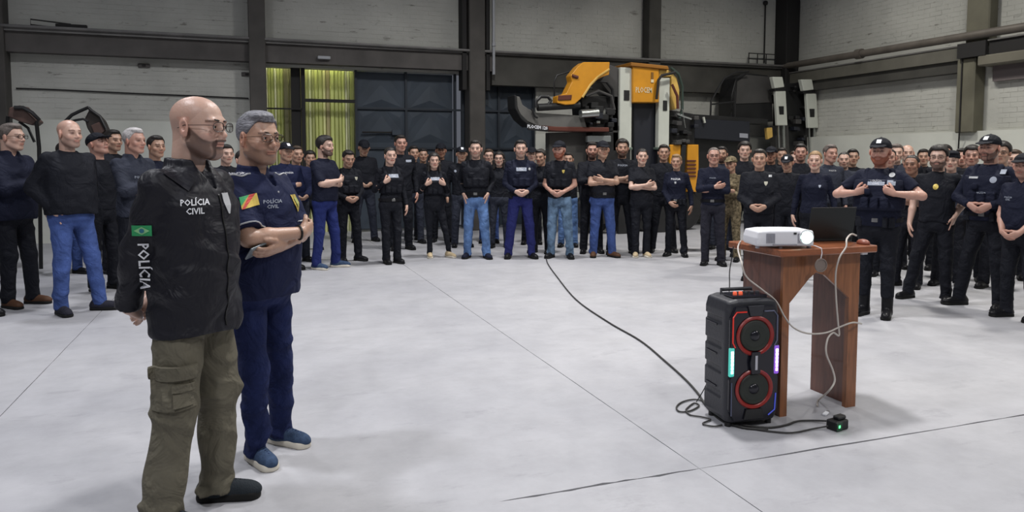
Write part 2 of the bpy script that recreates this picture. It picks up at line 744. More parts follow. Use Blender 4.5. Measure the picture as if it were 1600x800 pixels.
M_wall = mat('painted_brick_white', (0.455, 0.455, 0.42), 0.85, bump=0.5, bscale=14, var=0.14, vscale=0.9)
pitted(M_wall)
M_plinth = mat('painted_plinth_white', (0.56, 0.57, 0.52), 0.8, bump=0.3, bscale=10, var=0.10, vscale=1.2)
M_col = mat('column_dark_paint', (0.060, 0.055, 0.050), 0.7, var=0.25, vscale=2.5)
M_colr = mat('column_olive_paint', (0.125, 0.118, 0.085), 0.7, var=0.2, vscale=2.5)
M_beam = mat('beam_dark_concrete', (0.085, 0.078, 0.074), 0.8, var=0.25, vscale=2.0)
M_beamd = mat('beam_dark_steel', (0.050, 0.048, 0.042), 0.75, var=0.3, vscale=2.0)  # dark grey-brown steel of the deeper beams and one column
M_pipe = mat('pipe_grey_brown', (0.115, 0.100, 0.085), 0.55, metal=0.2, var=0.2, vscale=3)
M_rail = mat('rail_grey_steel', (0.16, 0.155, 0.15), 0.5, metal=0.3, var=0.2, vscale=3)
M_gate = mat('gate_blue_steel', (0.035, 0.047, 0.064), 0.55, metal=0.2, var=0.25, vscale=1.5)
M_gated = mat('gate_frame_blue_steel', (0.020, 0.026, 0.036), 0.55, metal=0.2)
M_dark = mat('dark_void_paint', (0.014, 0.013, 0.013), 0.8)


def concrete():
    m = bpy.data.materials.new('polished_concrete')
    m.use_nodes = True
    nt = m.node_tree
    b = nt.nodes['Principled BSDF']
    L = nt.links.new
    tc = nt.nodes.new('ShaderNodeNewGeometry')

    def noise(sc, det, mp=None, rough=0.6):
        n = nt.nodes.new('ShaderNodeTexNoise')
        n.inputs['Scale'].default_value = sc
        n.inputs['Detail'].default_value = det
        n.inputs['Roughness'].default_value = rough
        if mp:
            q = nt.nodes.new('ShaderNodeMapping')
            q.inputs['Scale'].default_value = mp
            L(tc.outputs['Position'], q.inputs[0])
            L(q.outputs[0], n.inputs['Vector'])
        else:
            L(tc.outputs['Position'], n.inputs['Vector'])
        return n.outputs[0]

    def ramp(src, a, b_, ca, cb):
        r = nt.nodes.new('ShaderNodeValToRGB')
        r.color_ramp.elements[0].position = a
        r.color_ramp.elements[1].position = b_
        r.color_ramp.elements[0].color = (*ca, 1)
        r.color_ramp.elements[1].color = (*cb, 1)
        L(src, r.inputs[0])
        return r.outputs[0]

    def mul(a, c, f=1.0):
        x = nt.nodes.new('ShaderNodeMix')
        x.data_type = 'RGBA'
        x.blend_type = 'MULTIPLY'
        x.inputs[0].default_value = f
        L(a, x.inputs[6])
        L(c, x.inputs[7])
        return x.outputs[2]
    base = ramp(noise(0.45, 6), .35, .65, (0.325, 0.325, 0.350), (0.400, 0.398, 0.418))
    mot = ramp(noise(3.5, 8, rough=.7), .30, .62, (.88, .88, .88), (1.03, 1.03, 1.03))
    scr = ramp(noise(2.2, 7, (1.0, 2.4, 1), .75), .35, .43, (.86, .86, .865), (1, 1, 1))
    spk = ramp(noise(38, 3), .24, .30, (.72, .72, .72), (1, 1, 1))
    scuff = ramp(noise(1.1, 3), .52, .60, (1, 1, 1), (0, 0, 0))
    c = mul(base, mot)
    c = mul(c, scr, .8)
    c = mul(c, spk, .6)
    L(c, b.inputs['Base Color'])
    rr = ramp(noise(1.5, 6), .3, .7, (.50, .50, .50), (.68, .68, .68))
    L(rr, b.inputs['Roughness'])
    b.inputs['Specular IOR Level'].default_value = 0.35
    bp = nt.nodes.new('ShaderNodeBump')
    bp.inputs['Strength'].default_value = .12
    bp.inputs['Distance'].default_value = .01
    L(noise(18, 6), bp.inputs['Height'])
    L(bp.outputs[0], b.inputs['Normal'])
    return m


M_floor = concrete()
fl = struct(MB().box((-14, -7, -.30), (13.5, 16.2, -.022)).obj('floor', mat('joint_dirt', (.16, .155, .15), .95)))
XJ = [-13.5, -8.2, -4.8, -1.40, 2.02, 13.2]
YJ = [-6.5, 2.96, 15.6]


def jag(a, b_, fixed, axis, gap, n=46, seed=0, amp=.004):
    rr = random.Random(seed)
    out = []
    for i in range(n + 1):
        t = a + (b_ - a) * i / n
        o = gap + abs(rr.gauss(0, amp)) if 0 < i < n else gap
        if axis == 0 and 2 < fixed < 4 and t < 1.0:
            o = 0
        out.append((t, fixed + o) if axis == 0 else (fixed + o, t))
    return out


for i in range(len(XJ) - 1):
    for j in range(len(YJ) - 1):
        x0, x1, y0, y1 = XJ[i], XJ[i + 1], YJ[j], YJ[j + 1]
        n = 60
        sd = i * 10 + j
        bot = jag(x0, x1, y0, 0, .002, n, sd, .0055)
        rgt = [(x1 - (p[0] - x1), p[1]) for p in jag(y0, y1, x1, 1, .0016, n, sd + 100, .0012)]
        top_ = [(p[0], y1 - (p[1] - y1)) for p in jag(x0, x1, y1, 0, .002, n, sd + 200, .0055)][::-1]
        lft = jag(y0, y1, x0, 1, .0016, n, sd + 300, .0012)[::-1]
        g_ = .001
        pts = [(x0 + g_, y0 + g_)] + bot[1:-1] + [(x1 - g_, y0 + g_)] + rgt[1:-1] + [(x1 - g_, y1 - g_)] + top_[1:-1] + [(x0 + g_, y1 - g_)] + lft[1:-1]
        s_ = MB()
        s_.prism([(p[0], p[1], -.028) for p in pts], (0, 0, .028))
        s_.obj('slab', M_floor, fl)


def wall_box(name, lo, hi, m=M_wall, parent=None):
    o = MB().box(lo, hi).obj(name, m, parent)
    return o


def brick_stuff(regs, parent, axis, plane, name='brick_courses'):
    """courses of bricks standing 4 mm proud of a wall; regs: (u0,u1,z0,z1)"""
    mb = MB()
    rr = random.Random(3)
    for (u0, u1, z0, z1) in regs:
        nz = int((z1 - z0) / .088)
        for k in range(nz):
            za = z0 + k * .088 + .003
            zb = za + .0825
            u = u0 - (.13 if k % 2 else 0)
            while u < u1:
                a, b_ = max(u + .004, u0), min(u + .2575, u1)
                u += .26
                if b_ - a < .03:
                    continue
                pr_ = .0022 + .004 * rr.random() ** 2
                if rr.random() < .02:
                    pr_ = .0008
                if axis == 'y':
                    q = [(a, plane, za), (b_, plane, za), (b_, plane, zb), (a, plane, zb)]
                    v2 = [(p[0], plane - pr_, p[2]) for p in q]
                else:
                    q = [(plane, b_, za), (plane, a, za), (plane, a, zb), (plane, b_, zb)]
                    v2 = [(plane - pr_, p[1], p[2]) for p in q]
                mb.add(q + v2, [(4, 5, 6, 7), (0, 1, 5, 4), (1, 2, 6, 5), (2, 3, 7, 6), (3, 0, 4, 7)])
    o = mb.obj(name, M_wall, parent)
    o['kind'] = 'stuff'
    return o


# back wall: above the rail beam it runs the whole width, below it is open between the gate columns
wb = MB()
wb.box((-10, BY, 3.25), (RX + .3, BY + .3, 7.2))
struct(MB().box((-10, BY, 0), (.20, BY + .3, 3.25)).obj('wall_back_lower', M_wall))
struct(MB().box((5.88, BY, 0), (RX + .3, BY + .3, 3.25)).obj('wall_back_lower', M_wall))
wall_back = struct(wb.obj('wall_back', M_wall))
brick_stuff([(-6.8, -3.86, 3.70, 5.6), (-3.74, -.02, 3.70, 5.6), (.40, 4.12, 3.70, 5.6), (4.86, 8.42, 3.70, 5.6), (8.8, 12.1, 3.70, 5.6),
             (-6.8, -3.95, 2.20, 3.26), (-3.70, .02, 2.20, 3.26), (5.9, 12.1, 2.05, 3.1)], wall_back, 'y', BY)
wr = MB().box((RX, -7, 0), (RX + .3, BY + .3, 7.2))
wall_right = struct(wr.obj('wall_right', M_wall))
brick_stuff([(3.0, 9.45, 3.70, 5.6), (10.15, 14.6, 3.70, 5.6), (10.15, 14.6, 2.03, 3.08), (3.0, 9.45, 2.03, 3.08)], wall_right, 'x', RX)
wall_left = struct(MB().box((-10.3, -7, 0), (-10, BY + .3, 7.2)).obj('wall_left', M_wall))
wall_front = struct(MB().box((-10.3, -7.3, 0), (RX + .3, -7, 7.2)).obj('wall_front', M_wall))

tr = 1


def trim(mb, m, smooth=False):
    global tr
    o = struct(mb.obj('trim_%d' % tr, m, None, smooth))
    tr += 1
    return o


# lower wall bands standing proud
trim(MB().box((-10, BY - .035, 0), (.0, BY, 2.17)), M_plinth)
trim(MB().box((5.86, BY - .035, 0), (RX, BY, 2.02)), M_plinth)
trim(MB().box((RX - .16, -7, 0), (RX, BY - .04, 1.99)), M_plinth)
# thin service cable across the left bay
trim(MB().tube([(-3.75, BY - .03, 2.70), (-3.2, BY - .03, 2.695), (-1.9, BY - .03, 2.665), (-.9, BY - .03, 2.65), (.02, BY - .03, 2.63)], .013, 5), M_dark)
# columns
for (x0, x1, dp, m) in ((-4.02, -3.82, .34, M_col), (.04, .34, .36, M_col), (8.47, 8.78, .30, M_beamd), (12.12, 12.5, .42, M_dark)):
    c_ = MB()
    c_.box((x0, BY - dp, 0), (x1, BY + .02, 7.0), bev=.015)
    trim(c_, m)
c_ = MB()
c_.box((4.28, BY - .36, 0), (4.62, BY + .02, 7.0), bev=.015)
trim(c_, M_col)
c_ = MB()                       # dark steel flanges either side of the middle column
c_.box((4.15, BY - .30, 2.9), (4.24, BY + .0, 7.0))
c_.box((4.66, BY - .30, 2.9), (4.74, BY + .0, 7.0))
trim(c_, M_dark)
# beams along the back wall, with a lighter rail on top
c_ = MB()
c_.box((-10, BY - .24, 3.30), (4.8, BY, 3.64))
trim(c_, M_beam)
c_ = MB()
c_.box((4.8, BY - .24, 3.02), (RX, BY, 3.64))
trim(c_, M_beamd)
c_ = MB()
c_.box((-10, BY - .30, 3.64), (12.2, BY - .0, 3.69))
trim(c_, M_rail)
c_ = MB()
c_.tube([(-10, BY - .33, 3.72), (.2, BY - .33, 3.71), (4.2, BY - .33, 3.69), (12.2, BY - .33, 3.70)], .028, 8)
trim(c_, M_rail, True)
# the vertical conduit beside the middle column
c_ = MB()
c_.tube([(4.80, BY - .36, 3.22), (4.80, BY - .36, 6.8)], .032, 8)
c_.tube([(4.80, BY - .36, 3.86), (4.80, BY - .36, 3.80)], .050, 8)
trim(c_, mat('conduit_grey', (.33, .34, .36), .45, metal=.3), True)

# right wall: big pipe, beam, column and portal
c_ = MB()
c_.tube([(RX - .34, BY - .3, 3.70), (RX - .34, 9.9, 3.68), (RX - .34, 4.0, 3.64), (RX - .34, -6, 3.6)], .075, 12)
c_.tube([(RX - .34, 12.4, 3.692), (RX - .34, 12.25, 3.692)], .105, 12)
trim(c_, M_pipe, True)
c_ = MB()
c_.box((RX - .28, 9.95, 3.28), (RX, BY - .25, 3.52))
trim(c_, mat('beam_olive_paint', (.105, .10, .082), .75, var=.2, vscale=2))
c_ = MB()
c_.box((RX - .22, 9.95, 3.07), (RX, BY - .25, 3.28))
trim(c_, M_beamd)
c_ = MB()
c_.box((RX - .30, 9.95, 3.52), (RX, BY - .25, 3.545))
trim(c_, M_rail)
c_ = MB()
c_.box((RX - .30, -6.5, 3.30), (RX, 9.45, 3.54))
trim(c_, M_dark)
c_ = MB()
c_.box((RX - .34, -6.5, 3.54), (RX, 9.45, 3.565))
trim(c_, M_rail)
c_ = MB()
c_.box((RX - .22, 9.53, 3.5), (RX, 9.98, 7.0), bev=.02)
trim(c_, M_colr)
c_ = MB()
c_.box((RX - .28, 9.72, 1.96), (RX, 10.08, 3.30), bev=.02)
trim(c_, M_colr)
c_ = MB()
c_.box((RX - .36, -6.5, 3.12), (RX, 9.62, 3.30), bev=.02)
trim(c_, mat('portal_beam_olive', (.14, .13, .10), .75, var=.2, vscale=2))
c_ = MB()
c_.box((RX - .12, -6.5, 2.85), (RX, 9.5, 3.12))
trim(c_, mat('portal_recess', (.13, .11, .11), .8))
c_ = MB()
c_.box((RX - .36, 9.47, 3.30), (RX - .30, 10.02, 3.56))
trim(c_, M_dark)
c_ = MB()
c_.tube([(RX - .295, 9.96, 3.3), (RX - .295, 9.96, 1.99), (RX - .19, 10.05, 1.6), (RX - .19, 10.05, .1)], .014, 5)
trim(c_, M_dark)

# steel gate, built panel by panel
gate = empty('steel_gate', 'blue-grey folding steel gate with pressed triangle panels behind the crowd', 'gate', (3.9, BY + .10, 0))
gx = [2.06, 3.02, 3.97, 4.20, 4.55, 5.20, 5.84]


def at_gate(mb):
    mb.v = [(v[0] - 3.9, v[1] - BY - .10, v[2]) for v in mb.v]
    return mb


zs = [.05, 1.70, 2.50, 3.24]
for (a, b_) in ((2.06, 3.04), (3.06, 4.04), (4.26, 5.04), (5.06, 5.84)):
    for k in range(3):
        mb = MB()
        z0, z1 = zs[k] + .015, zs[k + 1] - .015
        y = BY + .10
        mb.box((a, y, z0), (b_, y + .04, z1))
        xm = (a + b_) / 2
        # pressed pyramid relief
        zb, zt = (z0 + .02, (z0 + z1) / 2 + .12) if k == 2 else (z0 + .1, z1 - .12)
        P_ = [(a + .08, y, zb), (b_ - .08, y, zb), (xm, y, zt), (xm, y - .022, zb + (zt - zb) * .33)]
        mb.add([Vector(p) for p in P_], [(0, 1, 3), (1, 2, 3), (2, 0, 3)])
        P_ = [(a + .02, y, z1 - .01), (a + .02, y, zb + .16), (xm - .07, y, z1 - .01), (a + .12, y - .010, z1 - .16)]
        mb.add(P_, [(0, 1, 3), (1, 2, 3), (2, 0, 3)])
        P_ = [(b_ - .02, y, z1 - .01), (b_ - .02, y, zb + .16), (xm + .07, y, z1 - .01), (b_ - .12, y - .010, z1 - .16)]
        mb.add(P_, [(0, 3, 1), (1, 3, 2), (2, 3, 0)])
        at_gate(mb).obj('panel', M_gate, gate)
for x in (2.02, 3.03, 4.07, 4.23, 5.03, 5.83):
    at_gate(MB().box((x, BY + .06, .03), (x + .045, BY + .15, 3.25))).obj('upright', M_gated, gate)
for z in (1.68, 2.48):
    at_gate(MB().box((2.06, BY + .055, z), (5.84, BY + .095, z + .04))).obj('crossbar', M_gated, gate)
at_gate(MB().tube([(2.15, BY + .03, 2.02), (2.9, BY + .03, 2.02)], .018, 6)).obj('bolt', M_dark, gate)
at_gate(MB().box((2.75, BY + .0, 1.97), (2.93, BY + .06, 2.07))).obj('bolt_plate', M_gate, gate)

# the bay with the pale yellow ribbed sheets
sheet_cols = [(.46, .50, .16), (.36, .38, .14), (.56, .58, .32), (.26, .27, .09), (.16, .15, .07), (.50, .50, .22), (.62, .62, .42), (.40, .43, .14), (.30, .26, .12)]
sm_ = [mat('ribbed_sheet_%s' % n, tuple(min(.9, 1.35 * q + .02) for q in c), .45, var=.15, vscale=3, stretch=(6, 1, .6)) for n, c in zip('abcdefghi', sheet_cols)]
fence = empty('ribbed_sheet_screen', 'pale yellow-green ribbed sheet screen standing behind the opening beside the blue gate', 'screen', (1.2, BY + .42, 0))
rr = random.Random(5)
x = .30
while x < 2.02:
    wd = rr.choice((.045, .06, .08, .10))
    if .66 < x < .98:
        mi = rr.choice((3, 4, 4, 8, 0))
    else:
        mi = rr.choice((0, 0, 1, 2, 5, 6, 7, 7, 2, 8))
    mb = MB()
    yo = rr.uniform(0, .03)
    mb.prism([(x - 1.2, yo, 0), (x + wd - 1.2, yo, 0), (x + wd - .012 - 1.2, yo - .035, 0), (x + .012 - 1.2, yo - .035, 0)][::-1], (0, 0, 3.4))
    mb.obj('rib', sm_[mi], fence)
    x += wd + .004
struct(MB().box((-.2, BY + 1.2, 0), (2.4, BY + 1.3, 3.6)).obj('wall_yard', mat('yard_wall_green', (.20, .21, .09), .9)))
c_ = MB()
c_.box((.99, BY + .05, 0), (1.06, BY + .15, 3.3))
c_.box((.80, BY + .10, 0), (.98, BY + .16, 3.3))
trim(c_, M_dark)
c_ = MB()
c_.box((1.06, BY + .05, 2.60), (2.02, BY + .13, 2.66))
c_.box((.30, BY + .05, 2.44), (1.0, BY + .08, 2.47))
trim(c_, M_dark)
ly = bpy.data.lights.new('yard_light', 'AREA')
ly.shape = 'RECTANGLE'
ly.size, ly.size_y = 1.6, .3
ly.energy = 75
ly.color = (1.0, 1.0, .72)
lo = bpy.data.objects.new('yard_light', ly)
lo.location = (1.15, BY + .22, 3.62)
lo.rotation_euler = (R(12), 0, 0)
COL.objects.link(lo)
struct(MB().box((-.2, BY + .05, 3.70), (2.4, BY + 1.3, 3.8)).obj('trim_yard_roof', M_dark))

# small fittings on the walls
t = empty('lamp_bracket', 'small light metal bracket lamp under the beam above the yellow sheets', 'bracket', (1.40, BY - .26, 3.42))
MB().box((-.12, -.06, -.03), (.12, 0, .03), bev=.01).obj('housing', mat('pale_fitting', (.35, .36, .38), .5), t)
t = empty('wall_bracket', 'black rectangular wire bracket on the beam top at the back wall corner bay', 'bracket', (-3.1, BY - .2, 3.74))
fr = MB()
fr.tube([(-.35, 0, .03), (.25, 0, -.02), (.25, 0, .07), (-.35, 0, .12)], .014, 4, closed=True)
fr.obj('frame', M_dark, t)
MB().box((.02, -.03, -.0), (.5, .03, .07), bev=.01).obj('arm', M_dark, t)
t = empty('conduit_rod', 'thin dark vertical rod with a round knob near the hall corner', 'rod', (11.78, BY - .05, 3.7))
MB().tube([(0, 0, .1), (0, 0, 1.5)], .018, 6).obj('rod', M_dark, t)
MB().lathe([(.0, -.06), (.05, -.04), (.06, 0), (.05, .04), (.0, .06)], 10, (0, 0, 1.52)).obj('knob', M_dark, t)
t = empty('wire_rack', 'small black wire rack on the ledge near the hall corner', 'rack', (11.6, BY - .16, 3.70))
for k in range(3):
    MB().tube([(-.35, 0, .03 + .13 * k), (.42, 0, .03 + .13 * k)], .014, 4).obj('rail', M_dark, t)
for xx in (-.35, -.1, .15, .42):
    MB().tube([(xx, 0, .0), (xx, 0, .30)], .012, 4).obj('post', M_dark, t)
for (x_, z_, lab) in ((-1.75, 3.17, 'small rusty anchor plate just under the beam of the panelled bay'), (.0, 3.08, 'small dark socket box beside the column near the yellow sheets')):
    t = empty('wall_plate', lab, 'plate', (x_, BY - .012, z_))
    MB().box((-.10, -.03, -.035), (.10, 0, .035), bev=.01).obj('plate', M_beam, t)
    MB().box((-.03, -.045, -.015), (.03, -.028, .015)).obj('bolt', M_dark, t)

# ------------------------------------------------------------------ machines behind the crowd
M_post = mat('post_grey_white_paint', (.56, .58, .52), .45, var=.06, vscale=3)
M_orange = mat('machine_orange_paint', (.62, .27, .015), .42, var=.10, vscale=4)
M_orange2 = mat('machine_yellow_paint', (.62, .40, .10), .45, var=.15, vscale=5)
M_mgrey = mat('machine_grey_paint', (.055, .053, .052), .5, var=.2, vscale=2)
M_mlight = mat('machine_light_grey', (.115, .112, .105), .55, var=.2, vscale=2)
M_red = mat('machine_red_stripe', (.10, .025, .015), .5)
M_black = mat('machine_black', (.010, .010, .011), .5, var=.3, vscale=5)
M_chrome = mat('machine_chrome', (.55, .57, .55), .22, metal=.9)
M_navy = mat('machine_dark_blue', (.012, .014, .022), .5)


def plate(root, name, pts, Y, dep, m):
    P_ = [WY(px, py, Y) for px, py in pts]
    rl = root.location
    mb = MB()
    # order so that the front face looks at -Y
    mb.prism([p - rl for p in P_], (0, dep, 0))
    me = mb.mesh(name)
    bm = bmesh.new()
    bm.from_mesh(me)
    bmesh.ops.recalc_face_normals(bm, faces=bm.faces)
    if len(pts) == 4 or dep > .2:
        bmesh.ops.bevel(bm, geom=list(bm.edges), offset=min(.012, dep * .2), segments=1, affect='EDGES')
    bm.to_mesh(me)
    bm.free()
    return mk(name, me, m, root)


def rod(root, name, pts, Y, r_, m, seg=7, sm=True):
    rl = root.location
    mb = MB()
    mb.tube([WY(p[0], p[1], Y if len(p) < 3 else p[2]) - rl for p in pts], r_, seg)
    return mb.obj(name, m, root, sm)


h1 = empty('harvesting_machine', 'large harvesting machine with orange hopper panel between two pale posts and orange spout', 'machine', (7.6, 13.0, 0))
Y1 = 12.9
for (xa, xb, yt) in ((969, 988, 105), (1030, 1047, 121)):
    A_, B_ = WY(xa, yt, Y1), WY(xb, yt, Y1)
    mb = MB()
    zl_ = WY(xa, 232, Y1).z
    mb.box((A_.x - 7.6, -.1, zl_), (B_.x - 7.6, .03, A_.z), bev=.01)
    MB().box((A_.x - 7.6 + .01, -.08, 0), (B_.x - 7.6 - .01, .02, zl_ + .02), bev=.01).obj('post_leg', M_black, h1)
    p_ = mb.obj('post', M_post, h1)
    wa, wb_ = WY(xa + 6, yt + 36, Y1), WY(xb - 5, yt + 52, Y1)
    MB().box((wa.x - 7.6, -.112, wb_.z), (wb_.x - 7.6, -.098, wa.z)).obj('window', M_black, p_)
    wa = WY(xa, 230, Y1)
    MB().box((A_.x - 7.6 - .02, -.12, wa.z - .05), (B_.x - 7.6 + .02, .16, wa.z), bev=.01).obj('clamp', mat('green_grey_clamp', (.12, .16, .13), .5), p_)
hop = plate(h1, 'hopper_panel', [(989, 103), (1030, 107), (1030, 160), (989, 160)], Y1 - .06, .5, M_orange)
plate(h1, 'hopper_rim', [(986, 97), (1044, 103), (1046, 109), (986, 103)], Y1 - .1, .7, mat('dark_orange_rim', (.30, .12, .01), .5))
# lettering on the orange panel
vs, fs = text_mesh('PLOCEM', .02)
pc = WY(1009, 141, Y1 - .085)
lt = MB()
lt.add([(pc.x - 7.6 + v.x * .125 * .78 - .03, Y1 - 13.0 - .066, pc.z + v.y * .15) for v in vs], fs)
lt.obj('lettering', mat('cream_print', (.72, .60, .38), .6), hop)
em = MB()
pc = WY(1020, 120, Y1 - .085)
em.box((pc.x - 7.6 - .025, Y1 - 13.0 - .07, pc.z - .11), (pc.x - 7.6 + .025, Y1 - 13.0 - .058, pc.z + .09))
em.obj('emblem', mat('dark_emblem', (.20, .09, .01), .6), hop)
em = MB()
em.box((pc.x - 7.6 - .03, Y1 - 13.0 - .073, pc.z - .11), (pc.x - 7.6 + .03, Y1 - 13.0 - .06, pc.z - .05))
em.obj('emblem', mat('cream_print', (.72, .60, .38), .6), hop)
plate(h1, 'hood', [(1030, 108), (1047, 110), (1058, 122), (1062, 140), (1061, 165), (1055, 172), (1049, 150), (1049, 120), (1030, 120)], Y1 - .02, .42, M_orange2)
rod(h1, 'hood_edge', [(1026, 155), (1029, 125), (1034, 118), (1055, 113)], Y1 - .12, .028, M_dark)
rod(h1, 'hood_edge', [(1050, 132), (1058, 150), (1059, 170)], Y1 - .12, .028, M_red)
rod(h1, 'hood_edge', [(1048, 106), (1060, 116), (1066, 135), (1066, 170), (1062, 185)], Y1 - .05, .03, mat('dark_green_hose', (.03, .05, .04), .5))
plate(h1, 'cabin_panel', [(990, 161), (1029, 161), (1029, 300), (990, 300)], Y1 + .16, .1, M_navy)
plate(h1, 'side_panel', [(953, 101), (967, 106), (967, 236), (958, 236), (956, 150), (938, 128)], Y1 + .05, .5, M_mgrey)
sp_ = plate(h1, 'spout', [(903, 104), (912, 97), (953, 97), (952, 117), (942, 120), (934, 124), (924, 134), (908, 154), (898, 163), (884, 164), (871, 161), (871, 150), (885, 146), (894, 128), (892, 118)], Y1 - .25, .24, M_orange)
plate(sp_, 'spout_mouth', [(873, 148), (894, 147), (893, 156), (872, 157)], Y1 - .27, .04, M_red) if False else None
mth = plate(h1, 'spout_mouth', [(873, 149), (894, 148), (893, 156), (872, 157)], Y1 - .27, .05, M_red)
rod(h1, 'spout_rib', [(910, 152), (922, 133), (934, 120), (952, 108)], Y1 - .26, .022, M_orange2)
rod(h1, 'spout_rib', [(894, 118), (903, 121)], Y1 - .26, .03, M_red)
plate(h1, 'boom', [(806, 150), (812, 151), (817, 164), (826, 170), (838, 176), (912, 181), (918, 203), (905, 201), (870, 199), (838, 196), (824, 190), (812, 178), (807, 165)], Y1 - .1, .35, M_mlight)
plate(h1, 'boom_edge', [(804, 148), (808, 150), (809, 168), (815, 180), (827, 192), (840, 198), (828, 198), (814, 186), (805, 170)], Y1 - .14, .42, M_black)
plate(h1, 'boom_stripe', [(838, 196), (870, 198), (952, 199), (952, 206), (870, 205), (838, 202)], Y1 - .14, .4, M_red)
lb_ = plate(h1, 'boom_label', [(825, 194), (857, 198), (857, 206), (825, 203)], Y1 - .16, .03, M_black)
vs, fs = text_mesh('PLOCEM 120', .03)
pc = WY(840, 199, Y1 - .17)
lt = MB()
lt.add([(pc.x - 7.6 + v.x * .085 * .85, Y1 - 13.0 - .166, pc.z + v.y * .085 - v.x * .006) for v in vs], fs)
lt.obj('lettering', M_white, lb_)
rod(h1, 'hook', [(838, 168), (838, 158), (845, 151), (856, 151), (861, 157), (857, 164)], Y1 - .16, .035, M_black)
rod(h1, 'arm', [(840, 168), (905, 164)], Y1 - .14, .07, M_black, 10)
rod(h1, 'lever', [(831, 170), (836, 182), (840, 184)], Y1 - .16, .02, M_black, 6)
rod(h1, 'cylinder', [(907, 178), (934, 176)], Y1 - .22, .08, M_chrome, 12)
rod(h1, 'hose', [(912, 128), (930, 126), (948, 128), (957, 140), (958, 158)], Y1 - .02, .03, M_black)
rod(h1, 'hose', [(915, 150), (935, 142), (955, 150), (960, 172)], Y1 - .05, .03, M_mgrey)
rod(h1, 'guard_rail', [(866, 152), (866, 128), (870, 118), (890, 112)], Y1 + .2, .016, M_black)
plate(h1, 'engine_block', [(908, 150), (966, 150), (966, 205), (925, 205), (912, 188)], Y1 + .05, .5, M_black)
rr = random.Random(11)
for k in range(22):
    px, py = rr.uniform(912, 958), rr.uniform(162, 196)
    s_ = rr.uniform(.03, .09)
    c0 = WY(px, py, Y1 + .0)
    mb = MB()
    mb.box((c0.x - 7.6 - s_, -.15 - s_ * .6, c0.z - s_ * .7), (c0.x - 7.6 + s_, .0, c0.z + s_ * .7), bev=.01)
    mb.obj('fitting', rr.choice((M_black, M_black, M_mgrey, M_navy, M_chrome)), h1)
plate(h1, 'lower_panel', [(858, 207), (925, 206), (925, 300), (858, 300)], Y1 + .3, .2, M_mlight)
plate(h1, 'undercarriage', [(925, 206), (968, 206), (968, 350), (925, 350)], Y1 + .05, .6, M_black)
plate(h1, 'box_white', [(918, 212), (955, 212), (955, 222), (918, 222)], Y1 - .02, .1, mat('grey_plate', (.26, .28, .28), .5))
# clutter beyond the second post
plate(h1, 'gearbox', [(1049, 172), (1084, 178), (1086, 226), (1049, 226)], Y1 + .1, .5, M_black)
for k in range(20):
    px, py = rr.uniform(1050, 1086), rr.uniform(172, 225)
    s_ = rr.uniform(.025, .07)
    c0 = WY(px, py, Y1 + .05)
    mb = MB()
    mb.box((c0.x - 7.6 - s_, -.12 - s_ * .5, c0.z - s_ * .7), (c0.x - 7.6 + s_, .05, c0.z + s_ * .7), bev=.01)
    mb.obj('fitting', rr.choice((M_black, M_black, M_mgrey, M_navy, M_mgrey)), h1)
rod(h1, 'bright_rod', [(1058, 178), (1068, 182), (1080, 186)], Y1 - .08, .022, M_chrome, 6)
rod(h1, 'bright_rod', [(1066, 170), (1071, 200)], Y1 - .08, .012, M_chrome, 6)
for (xa, xb) in ((1047, 1064), (1074, 1092)):
    plate(h1, 'side_cover', [(xa, 226), (xb, 226), (xb, 300), (xa, 300)], Y1 + .02, .3, M_orange)
for k in range(5):
    plate(h1, 'grille_slat', [(1074, 250 + 6 * k), (1088, 250 + 6 * k), (1088, 252.5 + 6 * k), (1074, 252.5 + 6 * k)], Y1 - .01, .03, M_red)
plate(h1, 'strut', [(1066, 226), (1073, 226), (1068, 300), (1060, 300)], Y1 - .02, .2, M_black)
for xx in (930, 1010, 1070):
    c0 = WY(xx, 300, Y1 + .3)
    mb = MB()
    mb.lathe([(.10, -.12), (.38, -.12), (.42, -.06), (.42, .06), (.38, .12), (.10, .12)], 20, (c0.x - 7.6, .28, .42), (0, 1, 0))
    mb.obj('wheel', M_black, h1)

h2 = empty('drilling_machine', 'dark machine with two pale grey masts and chrome pistons near the hall corner', 'machine', (11.0, 13.9, 0))
Y2 = 13.8
for (a, b_, c1, c2, yt, off) in ((1207, 1223, 1212, 1228, 120, 0), (1252, 1269, 1260, 1276, 124, 0)):
    plate(h2, 'mast_head', [(a, yt), (b_, yt), (b_ + 3, yt + 16), (a + 4, yt + 18)], Y2 - .05, .12, M_post)
    plate(h2, 'mast_collar', [(a + 3, yt + 18), (b_ + 5, yt + 16), (b_ + 5, yt + 21), (a + 4, yt + 22)], Y2 - .02, .2, M_black)
    ms_ = plate(h2, 'mast', [(c1, yt + 22), (c2, yt + 22), (c2 + 3, yt + 76), (c1 + 3, yt + 76)], Y2, .09, M_post)
    plate(h2, 'mast_window', [(c1 + 5, yt + 46), (c2 - 3, yt + 46), (c2 - 3, yt + 59), (c1 + 6, yt + 59)], Y2 - .008, .02, M_black)
    rod(h2, 'piston', [(c1 + 4, yt + 76), (c1 + 8, 330)], Y2 + .08, .022, M_chrome, 8)
    rod(h2, 'piston', [(c1 + 12, yt + 76), (c1 + 15, 330)], Y2 + .08, .034, M_chrome, 8)
    plate(h2, 'mast_back', [(c1, yt + 76), (c2 + 4, yt + 76), (c2 + 12, 350), (c1 + 4, 350)], Y2 + .2, .2, M_mgrey)
plate(h2, 'hood', [(1143, 150), (1150, 122), (1165, 114), (1200, 118), (1206, 135), (1208, 190), (1180, 190), (1143, 187)], Y2 + .35, .5, M_black)
plate(h2, 'hood_skin', [(1152, 128), (1166, 117), (1204, 120), (1206, 160), (1150, 162)], Y2 + .33, .06, M_mgrey)
